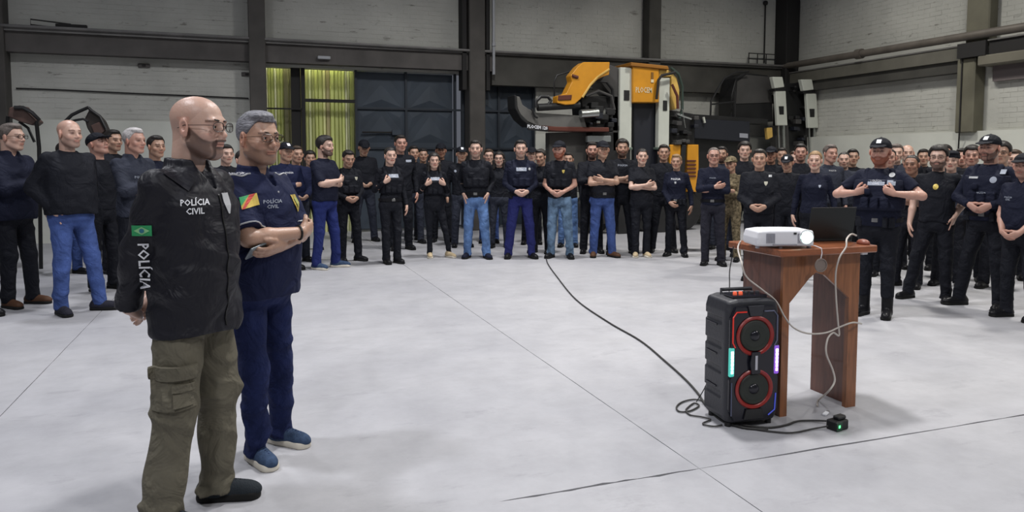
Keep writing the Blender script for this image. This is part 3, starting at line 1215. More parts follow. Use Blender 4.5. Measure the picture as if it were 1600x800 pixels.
plate(h2, 'tank', [(1085, 186), (1172, 190), (1172, 222), (1085, 216)], Y2 - .1, .5, M_navy)
plate(h2, 'tank_lid', [(1080, 178), (1200, 186), (1200, 194), (1080, 190)], Y2 - .05, .4, M_black)
plate(h2, 'tank_label', [(1156, 208), (1169, 209), (1169, 216), (1156, 215)], Y2 - .115, .02, mat('pale_label', (.32, .33, .38), .6))
plate(h2, 'tank_base', [(1085, 216), (1172, 222), (1172, 330), (1085, 330)], Y2 + .1, .4, M_black)
rod(h2, 'guard_frame', [(1110, 184), (1111, 158), (1122, 138), (1132, 122), (1150, 113), (1170, 112)], Y2 + .2, .022, M_black, 6)
rod(h2, 'guard_frame', [(1111, 163), (1148, 159)], Y2 + .2, .02, M_black, 6)
rod(h2, 'guard_frame', [(1148, 143), (1148, 188)], Y2 + .2, .022, M_black, 6)
rod(h2, 'pin', [(1099, 183), (1101, 192)], Y2 - .15, .03, M_post, 6)
plate(h2, 'centre_frame', [(1226, 130), (1258, 130), (1262, 180), (1266, 350), (1228, 350)], Y2 + .25, .3, M_black)
for k in range(14):
    px, py = rr.uniform(1228, 1256), rr.uniform(135, 225)
    s_ = rr.uniform(.03, .08)
    c0 = WY(px, py, Y2 + .2)
    mb = MB()
    mb.box((c0.x - 11 - s_, -.0 - s_ * .5, c0.z - s_ * .7), (c0.x - 11 + s_, .25, c0.z + s_ * .7), bev=.01)
    mb.obj('fitting', rr.choice((M_black, M_black, M_mgrey, M_navy)), h2)
rod(h2, 'outrigger', [(1276, 193.5), (1331, 195.5)], Y2 + .1, .062, M_black, 8)
plate(h2, 'valve', [(1198, 200), (1207, 199), (1208, 214), (1200, 218)], Y2 + .05, .1, M_orange2)
rod(h2, 'hose', [(1280, 232), (1290, 212), (1305, 208), (1322, 218), (1336, 238), (1340, 260)], Y2 - .1, .02, M_black, 6)
rod(h2, 'hose', [(1276, 238), (1292, 218), (1305, 215), (1320, 226), (1330, 245)], Y2 - .1, .02, M_black, 6)
plate(h2, 'hose_clamp', [(1288, 208), (1299, 207), (1300, 220), (1289, 221)], Y2 - .05, .15, M_black)
for xx in (1120, 1190, 1245):
    c0 = WY(xx, 300, Y2 + .3)
    mb = MB()
    mb.lathe([(.10, -.12), (.38, -.12), (.42, -.06), (.42, .06), (.38, .12), (.10, .12)], 20, (c0.x - 11, .25, .42), (0, 1, 0))
    mb.obj('wheel', M_black, h2)

# upturned frames behind the men of the first group
M_seat = mat('brown_panel', (.065, .035, .028), .6, var=.3, vscale=8)
q1 = empty('tall_frame_chair', 'tall black tubular frame with a tilted brown panel behind the man in glasses', 'frame', (-2.9, 11.0, 0))
YF = 11.0
plate(q1, 'seat', [(14, 168), (32, 164), (58, 190), (50, 196), (30, 190), (12, 182)], YF, .35, M_seat)
rod(q1, 'frame', [(22, 168), (36, 168), (50, 176), (61, 187), (57, 191), (61, 230), (64, 420)], YF - .02, .024, M_blackmetal)
rod(q1, 'frame', [(24, 170), (40, 178), (57, 188)], YF + .1, .02, M_blackmetal)
rod(q1, 'frame', [(12, 182), (10, 240), (8, 430)], YF + .1, .024, M_blackmetal)
rod(q1, 'frame', [(30, 190), (44, 200), (54, 222)], YF + .1, .018, M_blackmetal)
q2 = empty('tall_frame_chair', 'tall black tubular frame with a domed dark panel behind the bald man in jeans', 'frame', (-1.8, 11.0, 0))
rod(q2, 'frame', [(102, 190), (112, 180), (124, 174), (138, 168), (141, 172)], YF - .02, .022, M_blackmetal)
rod(q2, 'frame', [(104, 192), (118, 188), (130, 186), (138, 190)], YF, .016, M_blackmetal)
plate(q2, 'panel', [(139, 172), (150, 177), (160, 188), (167, 204), (160, 214), (146, 216), (136, 200), (132, 186)], YF, .3, mat('dark_brown_shell', (.02, .014, .012), .5))
plate(q2, 'seat', [(142, 196), (156, 190), (164, 204), (150, 216)], YF - .02, .02, M_seat)
rod(q2, 'frame', [(104, 190), (102, 240), (100, 425)], YF + .1, .022, M_blackmetal)
rod(q2, 'frame', [(150, 214), (150, 425)], YF + .15, .022, M_blackmetal)
rod(q2, 'frame', [(138, 168), (142, 172), (156, 182), (166, 202)], YF - .03, .02, M_blackmetal)


# ------------------------------------------------------------------ lectern, projector, laptop, loudspeaker
def wood(name, col, rough=.35, sc=(1, 1, 1)):
    m = mat(name, col, rough, coat=.25)
    nt = m.node_tree
    b = nt.nodes['Principled BSDF']
    tc = nt.nodes.new('ShaderNodeTexCoord')
    mp = nt.nodes.new('ShaderNodeMapping')
    mp.inputs['Scale'].default_value = sc
    n = nt.nodes.new('ShaderNodeTexNoise')
    n.inputs['Scale'].default_value = 5
    n.inputs['Detail'].default_value = 6
    n.inputs['Distortion'].default_value = .6
    cr = nt.nodes.new('ShaderNodeValToRGB')
    cr.color_ramp.elements[0].position = .32
    cr.color_ramp.elements[1].position = .68
    cr.color_ramp.elements[0].color = (*[q * .72 for q in col], 1)
    cr.color_ramp.elements[1].color = (*[min(1, q * 1.22) for q in col], 1)
    nt.links.new(tc.outputs['Object'], mp.inputs[0])
    nt.links.new(mp.outputs[0], n.inputs['Vector'])
    nt.links.new(n.outputs[0], cr.inputs[0])
    nt.links.new(cr.outputs[0], b.inputs['Base Color'])
    return m


W_front = wood('varnished_wood_front', (.235, .088, .034), .38, (9, 9, 1))
W_side = wood('varnished_wood_side', (.125, .048, .032), .38, (9, 9, 1))
W_top = wood('varnished_wood_top', (.26, .085, .035), .30, (1, 8, 8))
LX0, LX1, LY0, LY1, LZ = 2.865, 3.425, 3.41, 3.77, .943
lec = empty('lectern_table', 'reddish brown wooden lectern table with an arched front beside the black loudspeaker', 'table', (3.145, 3.59, 0))


def rel(mb, o):
    l = o.location
    mb.v = [(v[0] - l.x, v[1] - l.y, v[2] - l.z) for v in mb.v]
    return mb


rel(MB().box((LX0, LY0 + .02, 0), (LX0 + .02, LY1, LZ), bev=.002), lec).obj('side_panel', W_side, lec)
rel(MB().box((LX1 - .02, LY0 + .02, 0), (LX1, LY1, LZ), bev=.002), lec).obj('side_panel', W_side, lec)
arch = [(LX0, 0), (LX0 + .05, 0), (LX0 + .05, .665), (LX0 + .185, .80), (LX0 + .235, .835), (LX0 + .30, .815), (LX1 - .075, .67), (LX1 - .075, 0), (LX1, 0), (LX1, LZ), (LX0, LZ)]
rel(MB().prism([(x, LY0, z) for x, z in arch], (0, .02, 0)), lec).obj('front_panel', W_front, lec)
rel(MB().box((LX1 - .075, LY0 + .02, 0), (LX1 - .02, LY0 + .03, .66)), lec).obj('leg_return', W_front, lec)
inner = [(LX0 + .02, LZ), (LX0 + .02, .78), (LX0 + .16, .86), (LX0 + .235, .885), (LX1 - .02, .80), (LX1 - .02, LZ)]
rel(MB().prism([(x, LY1 - .02, z) for x, z in inner], (0, .02, 0)), lec).obj('back_apron', W_side, lec)
tp = [(2.775, 3.355), (3.505, 3.355), (3.505, 3.84), (2.775, 3.84)]
top_o = rel(MB().box((2.80, 3.352, LZ), (3.50, 3.84, LZ + .042), bev=.006), lec).obj('table_top', W_top, lec)
rel(MB().box((3.43, 3.40, .925), (3.475, 3.43, .95), bev=.003), lec).obj('latch', M_white, lec)

M_projw = mat('projector_white_plastic', (.72, .72, .76), .35)
M_projg = mat('projector_grey_vent', (.30, .30, .34), .5)
pj = empty('video_projector', 'white video projector with its lens lit, resting on the wooden lectern', 'projector', (2.895, 3.50, .985), R(-17))
F = Field(axis_((-.22, .22, .005)), axis_((-.14, .14, .006)), axis_((-.005, .125, .004)))
F.bx((0, 0, .060), (.168, .112, .047), None, .016)
F.warp(lambda X, Y, Z: np.maximum(0, Z - .06) * .10 * (X / .185) ** 2 + np.maximum(0, Z - .06) * .3 * np.maximum(-X - .1, 0) / .1)
V, Q = F.nets()
mk('housing', np_mesh('housing', V, Q), M_projw, pj)
MB().lathe([(.040, 0), (.043, .004), (.043, .010), (.037, .012), (.035, .004)], 24, (.118, -.109, .066), (0, -1, 0)).obj('lens_ring', M_projw, pj, True)
ln = MB().lathe([(.033, 0), (.030, .006), (.016, .010), (.0, .012)], 20, (.118, -.111, .066), (0, -1, 0)).obj('lens', mat('lit_lens', (.8, 1, .9), .1, emit=(.55, 1.0, .75), es=7), pj, True)
for k in range(7):
    MB().box((-.112 + k * .0075, -.1165, .032), (-.108 + k * .0075, -.113, .088)).obj('vent_slat', M_projg, pj)
for k in range(3):
    MB().box((.070 + k * .009, -.1165, .032), (.075 + k * .009, -.113, .088)).obj('vent_slat', M_projg, pj)
MB().box((.044, -.117, .082), (.062, -.113, .093), bev=.002).obj('sensor', M_black, pj)
MB().box((-.075, -.117, .020), (.065, -.112, .026)).obj('seam', M_projg, pj)
for (x_, y_) in ((-.15, -.08), (.15, -.08), (0, .09), (-.02, -.09)):
    MB().lathe([(.010, 0), (.012, .004), (.010, .014)], 10, (x_, y_, 0)).obj('foot', M_projg, pj)
sl = bpy.data.lights.new('projector_light', 'SPOT')
sl.energy = 60
sl.spot_size = R(50)
sl.color = (.85, 1.0, .92)
sl.shadow_soft_size = .02
so_ = bpy.data.objects.new('projector_light', sl)
so_.location = (2.885 + math.cos(R(-17)) * .135 + math.sin(R(-17)) * .14, 3.50 - math.cos(R(-17)) * .14 + math.sin(R(-17)) * .135, 1.07)
so_.rotation_euler = (R(98), 0, R(180 - 17 + 0))
COL.objects.link(so_)

cp_ = empty('lens_cap', 'round grey lens cap dangling by a cord from the projector over the lectern edge', 'lens cap', (3.06, 3.335, .890), R(-6))
MB().lathe([(.0, 0), (.038, 0), (.040, .003), (.040, .009), (.034, .011), (.033, .006), (.0, .006)], 24, (0, 0, 0), (0, -1, 0)).obj('disc', mat('grey_cap_plastic', (.20, .16, .14), .45), cp_, True)
MB().tube([(0, -.004, .038), (.002, -.010, .07), (-.004, -.012, .098), (-.02, .02, .108), (-.03, .05, .112)], .0028, 5).obj('cord', M_white, cp_)

M_lap = mat('laptop_dark_shell', (.016, .020, .021), .35, metal=.3)
lp = empty('laptop', 'open black laptop with its lid raised, on the lectern behind the projector', 'laptop', (3.375, 3.60, .985), R(-10))
MB().box((-.15, 0, .0), (.15, .21, .020), bev=.004).obj('base', M_lap, lp)
lid = MB()
a = R(10)
lid.prism([(-.15, 0, .02), (.15, 0, .02), (.15, -math.sin(a) * .195, .02 + math.cos(a) * .195), (-.15, -math.sin(a) * .195, .02 + math.cos(a) * .195)], (0, .008, .001))
lid.obj('lid', M_lap, lp)
MB().tube([(-.149, -math.sin(a) * .196, .02 + math.cos(a) * .196), (.149, -math.sin(a) * .196, .02 + math.cos(a) * .196)], .0022, 5).obj('lid_edge', M_mgrey, lp)
mo = empty('computer_mouse', 'small computer mouse with a reddish side by the laptop on the lectern', 'mouse', (3.455, 3.42, .985))
F = Field(axis_((-.05, .05, .004)), axis_((-.06, .06, .004)), axis_((-.01, .05, .004)))
F.ell((0, 0, .008), (.028, .045, .024), .0)
F.clip(lambda X, Y, Z: -Z + 0 * X * Y)
V, Q = F.nets()
mk('shell', np_mesh('shell', V, Q), mat('mouse_red', (.25, .08, .05), .4), mo)

# loudspeaker
c_s = Vector((-2.68, -3.52, 0)).normalized()
r_s = Vector((-c_s.y, c_s.x, 0))
if r_s.x * RT[0] + r_s.y * RT[1] < 0:
    r_s = -r_s
fdir = c_s * math.cos(R(31)) + r_s * math.sin(R(31))
spk = empty('loudspeaker', 'black party loudspeaker with two red-ringed woofers and lit side strips before the lectern', 'loudspeaker', (2.632, 3.475, 0), math.atan2(fdir.y, fdir.x) - math.pi / 2)
spk.scale = (.97, .97, .935)
M_sp = mat('speaker_black_plastic', (.022, .023, .030), .45, bump=.2, bscale=60)
M_spd = mat('speaker_gloss_black', (.008, .008, .014), .22)
M_redring = mat('woofer_red_ring', (.25, .018, .015), .35)
M_redline = mat('red_lit_line', (.35, .02, .015), .4, emit=(1, .04, .02), es=.25)
SW, SD, SH = .168, .135, .775
F = Field(axis_((-.22, .22, .006)), axis_((-.19, .19, .006)), axis_((-.01, .80, .006)))
F.bx((0, 0, SH / 2 + .008), (SW, SD, SH / 2 - .012), None, .03)
F.warp(lambda X, Y, Z: .010 * (np.sin(Z * 42) > .75) * (np.abs(X) > .15) * (Y < .08) + .25 * np.maximum(0, Z - .70) * np.maximum(0, np.abs(X) - .10) / .06 + .25 * np.maximum(0, .07 - Z) * np.maximum(0, np.abs(X) - .10) / .06)
V, Q = F.nets()
cab = mk('cabinet', np_mesh('cabinet', V, Q), M_sp, spk)
bf = [(-.125, .045), (.125, .045), (.155, .11), (.155, .30), (.130, .34), (.130, .42), (.155, .46), (.155, .66), (.125, .73), (-.125, .73), (-.155, .66), (-.155, .46), (-.130, .42), (-.130, .34), (-.155, .30), (-.155, .11)]
yb = SD - .005
b_ = MB()
b_.prism([(x, yb, z) for x, z in bf], (0, .022, 0))
me = b_.mesh('baffle')
bm = bmesh.new()
bm.from_mesh(me)
bmesh.ops.recalc_face_normals(bm, faces=bm.faces)
bmesh.ops.bevel(bm, geom=list(bm.edges), offset=.004, segments=2, affect='EDGES')
bm.to_mesh(me)
bm.free()
baf = mk('baffle', me, M_spd, spk)
yf = yb + .022
for zc in (.555, .235):
    wf = MB().lathe([(.118, -.002), (.120, .006), (.114, .011), (.103, .009), (.096, .003), (.094, -.002)], 40, (0, yf, zc), (0, 1, 0)).obj('woofer', M_redring, spk, True)
    MB().lathe([(.094, .003), (.088, .010), (.078, .006), (.040, -.006), (.034, -.004), (.024, .008), (.0, .012)], 36, (0, yf, zc), (0, 1, 0)).obj('cone', mat('woofer_cone', (.014, .018, .014), .5), wf, True)
    MB().lathe([(.034, .0), (.030, .010), (.018, .017), (.0, .019)], 24, (0, yf - .003, zc), (0, 1, 0)).obj('dust_cap', M_spd, wf, True)
MB().prism([(-.026, yf + .004, .33), (.026, yf + .004, .33), (.036, yf + .004, .395), (.026, yf + .004, .46), (-.026, yf + .004, .46), (-.036, yf + .004, .395)], (0, .016, 0)).obj('horn', M_spd, spk)
MB().box((-.007, yf + .019, .355), (.007, yf + .024, .44)).obj('name_strip', mat('silver_strip', (.5, .5, .55), .3, metal=.5), spk)
for sx, cA, cB in ((1, (.75, .85, 1.0), (.05, .9, .7)), (-1, (.95, .75, 1.0), (.35, .08, 1.0))):
    MB().box((sx * .142 - .017, yf - .014, .315), (sx * .142 + .017, yf + .004, .49), bev=.006).obj('strip_housing', mat('strip_glow_%s' % ('a' if sx > 0 else 'b'), (.1, .1, .15), .4, emit=cB, es=.55), spk)
    for k in range(6):
        MB().box((sx * .142 - .008, yf + .0, .334 + k * .023), (sx * .142 + .008, yf + .008, .354 + k * .023), bev=.002).obj('light_segment', mat('strip_led_%s%d' % ('a' if sx > 0 else 'b', k // 2), (.8, .8, .9), .4, emit=tuple(cA[i] * (k + 1) / 6 + cB[i] * (1 - (k + 1) / 6) * .6 for i in range(3)), es=4), spk)
MB().tube([(.055, yf + .003, .70), (.118, yf + .003, .70), (.140, yf + .003, .67), (.140, yf + .003, .52), (.124, yf + .003, .49)], .0042, 5).obj('lit_line', M_redline, spk)
MB().tube([(-.055, yf + .003, .70), (-.118, yf + .003, .70), (-.140, yf + .003, .67), (-.140, yf + .003, .52), (-.124, yf + .003, .49)], .0042, 5).obj('lit_line', mat('blue_line', (.10, .11, .18), .4), spk)
MB().tube([(-.095, yf + .003, .07), (-.135, yf + .003, .10), (-.140, yf + .003, .20)], .0038, 5).obj('lit_line', mat('blue_lit_line', (.04, .05, .3), .4, emit=(.1, .15, 1), es=.3), spk)
MB().tube([(.142, yf + .003, .08), (.142, yf + .003, .28)], .003, 5).obj('lit_line', mat('blue_line', (.10, .11, .18), .4), spk)
MB().prism([(-.05, yf + .001, .735), (.05, yf + .001, .735), (.035, yf + .001, .675), (-.035, yf + .001, .675)], (0, .010, 0)).obj('top_notch', M_sp, spk)
MB().prism([(-.065, yf + .001, .055), (.065, yf + .001, .055), (.05, yf + .001, .115), (-.05, yf + .001, .115)], (0, .010, 0)).obj('port', M_black, spk)
MB().box((-.11, -.02, SH - .006), (.11, .10, SH + .012), bev=.006).obj('control_panel', M_spd, spk)
for k in range(5):
    MB().lathe([(.012, 0), (.012, .014), (.009, .018), (0, .018)], 12, (.075 - k * .036, .055, SH + .011)).obj('knob', mat('orange_lit_knob', (.5, .08, .04), .4, emit=(1, .15, .06), es=.5) if k < 2 else M_sp, spk, True)
hd_ = MB().tube([(-.10, -.05, SH - .01), (-.10, -.06, SH + .022), (.10, -.06, SH + .022), (.10, -.05, SH - .01)], .011, 8).obj('carry_handle', M_sp, spk, True)
for z in (.22, .42, .60):
    MB().box((SW - .006, -.09, z), (SW + .006, .03, z + .012), bev=.003).obj('side_rib', M_spd, spk)
for (x_, y_) in ((-.13, -.09), (.13, -.09), (-.13, .1), (.13, .1)):
    MB().lathe([(.018, 0), (.018, .026)], 10, (x_, y_, 0)).obj('foot', M_black, spk)


def cable(name, label, pts, r_, m, cat='cable', n=6):
    """smooth curve through world points, laid as one tube"""
    pts = [Vector(p) for p in pts]
    out = []
    P_ = [pts[0]] + pts + [pts[-1]]
    for i in range(1, len(P_) - 2):
        for k in range(n):
            t = k / n
            a, b, c, d = P_[i - 1], P_[i], P_[i + 1], P_[i + 2]
            out.append(.5 * ((2 * b) + (c - a) * t + (2 * a - 5 * b + 4 * c - d) * t * t + (3 * b - a - 3 * c + d) * t ** 3))
    out.append(pts[-1])
    o = MB().tube(out, r_, 6).obj(name, m, None, 'all')
    return tag(o, label, cat)


M_cabb = mat('black_cable_rubber', (.025, .024, .024), .55)
M_cabw = mat('white_cable_plastic', (.50, .46, .42), .5)
gz = .008


def gp(px, py, z=gz):
    return G(px, py, z)


cable('power_cable', 'long black power cable running across the floor from the crowd to the loudspeaker',
      [gp(853, 400), gp(856, 412), gp(870, 432), gp(900, 468), gp(950, 503), gp(1000, 532), gp(1040, 565), gp(1070, 592), gp(1090, 614), gp(1102, 632), gp(1125, 655), gp(1160, 668), gp(1200, 671)], .0075, M_cabb)
cable('coiled_cable', 'loosely looped black cable coiled on the floor at the loudspeaker base',
      [gp(1105, 628), gp(1085, 624), gp(1066, 628), gp(1057, 636), gp(1062, 643), gp(1078, 642), gp(1092, 634), gp(1084, 630), gp(1072, 640), gp(1078, 648), gp(1095, 651), gp(1110, 655), gp(1098, 662), gp(1115, 666), gp(1128, 664)], .005, M_cabb)
cable('mains_cable', 'black mains cable curving from the loudspeaker to the power socket block, upper of two',
      [gp(1160, 664), gp(1200, 668), gp(1228, 664), gp(1246, 658), gp(1270, 657), gp(1296, 658, .02)], .006, M_cabb)
cable('mains_cable', 'black mains cable sagging forward between loudspeaker and power socket block, lower of two',
      [gp(1165, 668), gp(1205, 674), gp(1238, 676), gp(1270, 670), gp(1298, 665, .02)], .005, M_cabb)
Ls = lambda px, py, Y=3.40: WY(px, py, Y)
cable('projector_cable', 'white cable drooping from the lectern corner behind the loudspeaker to the far leg',
      [WY(1157, 377, 3.70), WY(1153, 388, 3.66), WY(1158, 408, 3.40), WY(1166, 432, 3.38), WY(1190, 452, 3.37), WY(1212, 470, 3.36), WY(1226, 495, 3.36), WY(1240, 512, 3.36), WY(1262, 521, 3.36), WY(1290, 520, 3.36), WY(1312, 511, 3.36), WY(1332, 504, 3.36), WY(1346, 506, 3.42)], .005, M_cabw)
cable('laptop_cable', 'white cable looping from the laptop down the lectern front to the floor',
      [WY(1338, 368, 3.55), WY(1330, 366, 3.46), WY(1323, 374, 3.36), WY(1322, 386, 3.33), WY(1312, 402, 3.33), WY(1306, 425, 3.345), WY(1306, 460, 3.36), WY(1309, 500, 3.36), WY(1311, 524, 3.36), WY(1302, 520, 3.36), WY(1293, 530, 3.35), WY(1291, 552, 3.34), WY(1301, 578, 3.33), WY(1304, 596, 3.31), WY(1294, 612, 3.30), gp(1279, 625, .01), gp(1277, 634, .008)], .0055, M_cabw)
cable('thin_cable', 'thin dark cable hanging from the lectern behind the loudspeaker',
      [WY(1146, 385, 3.70), WY(1144, 400, 3.74), WY(1140, 425, 3.76), WY(1139, 460, 3.76), WY(1128, 540, 3.76), WY(1104, 600, 3.75), gp(1088, 628, .008)], .0035, M_cabb)
ps = empty('power_socket_block', 'black power socket block with a green light at the end of the cables', 'socket', gp(1308, 670, 0), R(10))
MB().box((-.052, -.035, 0), (.052, .035, .055), bev=.006).obj('block', M_blackmetal, ps)
MB().box((-.015, -.02, .055), (.05, .02, .075), bev=.005).obj('plug', M_black, ps)
MB().box((-.035, -.0365, .020), (-.022, -.034, .035)).obj('indicator', mat('green_led', (.1, .6, .2), .4, emit=(.1, 1, .25), es=3), ps)
MB().box((-.05, -.036, .004), (-.005, -.0345, .05)).obj('face_plate', mat('green_face', (.01, .06, .03), .4), ps)
ad = empty('cable_adapter', 'small white cable adapter lying on the floor before the lectern', 'adapter', gp(1290, 648, 0), R(30))
MB().box((-.03, -.012, 0), (.03, .012, .014), bev=.004).obj('shell', M_white, ad)
MB().box((.03, -.008, .002), (.045, .008, .012)).obj('connector', M_chrome, ad)


# ------------------------------------------------------------------ people
def nrm(v):
    v = np.array(v, float)
    return v / max(np.linalg.norm(v), 1e-9)


def ik(S, W_, l1, l2, hint):
    S, W_ = np.array(S, float), np.array(W_, float)
    d = W_ - S
    L = np.linalg.norm(d)
    if L > (l1 + l2) * 0.999:
        W_ = S + d / L * (l1 + l2) * 0.999
        d = W_ - S
        L = np.linalg.norm(d)
    u = d / L
    a = (l1 * l1 - l2 * l2 + L * L) / (2 * L)
    h = math.sqrt(max(l1 * l1 - a * a, 0))
    hp = np.array(hint, float)
    hp = nrm(hp - u * (hp @ u))
    return S + u * a + hp * h, W_


# pose of the right arm (mirrored for the left): wrist, elbow hint, hand direction, thumb direction, finger curl
ARM = {
    'down': ((.255, .02, .87), (.3, -1, 0), (-.05, .15, -1), (-.2, 1, .1), .35),
    'fold': ((-.045, .215, 1.175), (1, .0, -1.0), (-1, -.30, .12), (.1, .3, 1), .35),
    'foldin': ((-.045, .165, 1.125), (1, .0, -1.0), (-1, -.35, -.1), (.0, .5, 1), .25),
    'clasp': ((.085, .185, 1.00), (.55, -.7, 0), (-.8, .35, -.45), (-.3, .5, .8), .55),
    'clasplow': ((.085, .175, .93), (.6, -.6, 0), (-.8, .3, -.55), (-.3, .5, .8), .55),
    'strap': ((.150, .165, 1.235), (.30, -.35, -1), (-.80, .0, .45), (.0, .35, 1), 1.25),
    'strapwide': ((.165, .180, 1.225), (1, -.1, -.55), (-.9, .0, .40), (.0, .35, 1), 1.25),
    'pocket': ((.178, .045, .965), (.45, -1, 0), (-.22, .10, -1), (-.2, 1, .1), .05),
    'back': ((.12, -.235, .93), (1, -.7, .1), (-1, -.1, -.35), (0, -.5, .8), .5),
    'belly': ((.09, .20, 1.06), (.7, -.5, -.1), (-.75, .25, -.5), (-.2, .4, 1), .6),
}

MAN = [(.74, .165, .120, .0), (.86, .168, .122, .0), (.98, .160, .118, .004), (1.08, .158, .115, .01), (1.20, .168, .118, .008),
       (1.30, .176, .116, .004), (1.36, .166, .103, -.004), (1.41, .125, .086, -.010), (1.45, .08, .068, -.012)]
WOMAN = [(.74, .172, .118, -.004), (.86, .178, .122, -.004), (.98, .160, .108, .0), (1.08, .138, .096, .004), (1.20, .148, .108, .014),
         (1.27, .152, .122, .018), (1.34, .146, .102, .004), (1.40, .105, .08, -.008), (1.45, .065, .060, -.010)]


def prof(sp):
    P = [list(q) for q in (WOMAN if sp.get('w') else MAN)]
    g = sp.get('g', 0.0)
    for q in P:
        wgt = max(0, 1 - abs(q[0] - 1.05) / 0.40)
        q[1] += g * (0.03 + .045 * wgt)
        q[2] += g * (0.02 + .06 * wgt)
        q[3] += g * .03 * wgt
    return P


def shoulder(sp):
    return .156 if sp.get('w') else .172


def arms(sp):
    """joints of both arms: list of (shoulder, elbow, wrist, hand dir, thumb dir, curl, side)"""
    pr_ = sp['pose']
    if isinstance(pr_, str):
        pr_ = {'fold': ('fold', 'foldin'), 'fold2': ('foldin', 'fold')}.get(pr_, (pr_, pr_))
    out = []
    g = sp.get('g', 0.0)
    for side, nm in ((1, pr_[0]), (-1, pr_[1])):
        Wp, hint, hd, td, curl = ARM[nm] if isinstance(nm, str) else nm
        S = np.array([side * shoulder(sp), -.012, 1.385])
        Wp = np.array([side * Wp[0], Wp[1] + (g * .05 if Wp[1] > .15 else 0), Wp[2]])
        if nm == 'down':
            Wp[0] += side * g * .05
        hint = (side * hint[0], hint[1], hint[2])
        E_, Wq = ik(S, Wp, .285, .262, hint)
        out.append((S, E_, Wq, nrm((side * hd[0], hd[1], hd[2])), nrm((side * td[0], td[1], td[2])), curl, side))
    return out


def finger_paths(Wr, hd, td, curl, side):
    td = nrm(td - hd * (td @ hd))
    pn = np.cross(td, hd) if side > 0 else np.cross(hd, td)
    out = []
    for (o, L, r0, dl) in ((.029, .072, .0092, .083), (.010, .080, .0095, .088), (-.010, .074, .009, .086), (-.028, .058, .0080, .078)):
        b = Wr + hd * dl + td * o
        d = hd + td * o * 1.2
        pts = [b - hd * .02, b]
        ang = 0
        for q, fr in enumerate((.45, .31, .24)):
            ang += curl * (0.75, .9, .7)[q]
            v = nrm(d) * math.cos(ang) + pn * math.sin(ang)
            pts.append(pts[-1] + v * L * fr)
        out.append((pts, [r0, r0 * 1.02, r0 * .95, r0 * .88, r0 * .74]))
    b = Wr + hd * .020 + td * .026 + pn * .006
    v1 = nrm(hd * .75 + td * .75 + pn * .25)
    v2 = nrm(hd * 1.0 + td * .25 + pn * (.25 + curl * .4))
    v3 = nrm(hd * 1.0 - td * .05 + pn * (.3 + curl * .6))
    p1 = b + v1 * .036
    p2 = p1 + v2 * .030
    p3 = p2 + v3 * .022
    out.append(([b - v1 * .01, b, p1, p2, p3], [.014, .0145, .0115, .0105, .0085]))
    return out, pn, td


HS = 1.09


def head_frame(sp):
    y, p, r_ = R(sp.get('hy', 0)), R(sp.get('hp', 0)), R(sp.get('hr', 0))
    Mx = HS * np.array(Matrix.Rotation(y, 3, 'Z') @ Matrix.Rotation(r_, 3, 'Y') @ Matrix.Rotation(p, 3, 'X'))
    piv = np.array([0, -.005 + sp.get('hfw', 0), 1.505])
    c = piv + Mx @ np.array([0, .030, .112])
    return c, Mx


def loc2(c, Mx, p):
    return c + Mx @ np.array(p, float)


def add_head(F, sp, fine=False):
    c, Mx = head_frame(sp)
    P = lambda *p: loc2(c, Mx, p)
    rows = Mx.T / HS ** 2
    ws = .94 if sp.get('w') else 1.0
    fat = sp.get('g', 0.0) * .006 + sp.get('face', 0.0)
    F.ell(P(0, -.014, .032), (.077 * ws, .098, .077), .0, rows)
    F.ell(P(0, .018, -.032), ((.062 + fat) * ws, .070 + fat * .5, .082), .03, rows)
    F.ell(P(0, .060, -.096), (.027 + fat, .024, .021), .03, rows)
    for sx in (-1, 1):
        F.cone(P(sx * (.050 + fat) * ws, .004, -.062), P(sx * .018, .058, -.098), .020, .016, .03)
        F.ell(P(sx * .042 * ws, .058, -.030), (.022, .022, .020), .02, rows)
        F.ell(P(sx * (.080 * ws), -.006, -.010), (.0100, .025, .034), .008, np.array(Matrix.Rotation(R(sx * 22), 3, 'Z')) @ rows)
        if fine:
            F.ell(P(sx * (.088 * ws), -.000, -.006), (.006, .011, .016), .006, rows, sub=True)
            F.ell(P(sx * (.083 * ws), .000, -.034), (.007, .009, .010), .006, rows)
    F.cone(P(-.034, .078, .018), P(.034, .078, .018), .012, .012, .02)
    for sx in (-1, 1):
        F.ell(P(sx * .032, .098, -.001), (.019, .014, .013), .012, rows, sub=True)
        F.ell(P(sx * .031, .077, -.002), (.0135, .0125, .0125), .004, rows)
    F.cone(P(0, .082, .010), P(0, .106, -.030), .0075, .0125, .010)
    for sx in (-1, 1):
        F.ell(P(sx * .012, .096, -.036), (.0095, .011, .008), .007, rows)
    F.ell(P(0, .083, -.062), (.024, .014, .018), .012, rows)
    F.ell(P(0, .0885, -.0600), (.022, .009, .0050), .006, rows)
    F.ell(P(0, .0875, -.0700), (.019, .009, .0060), .006, rows)
    F.cone(P(-.020, .099, -.0648), P(.020, .099, -.0648), .0028, .0028, .004, sub=True)
    bd = sp.get('beard')
    if bd in ('full', 'goatee'):
        F.ell(P(0, .066, -.095), (.033, .025, .027), .015, rows)
        if bd == 'full':
            for sx in (-1, 1):
                F.cone(P(sx * .056, .012, -.058), P(sx * .024, .060, -.098), .022, .022, .015)
        F.cone(P(-.022, .094, -.049), P(.022, .094, -.049), .0065, .0065, .005)
    # neck
    F.cone((0, -.012, 1.40), P(0, -.030, -.055), .060 if not sp.get('w') else .050, .056 if not sp.get('w') else .047, .025)
    F.cone((0, -.030, 1.41), P(0, -.055, -.02), .052, .048, .03)
    return c, Mx


BEARD_COL = {'dark': (.10, .08, .08), 'red': (.42, .18, .10), 'grey': (.22, .20, .20), 'brown': (.20, .12, .09)}


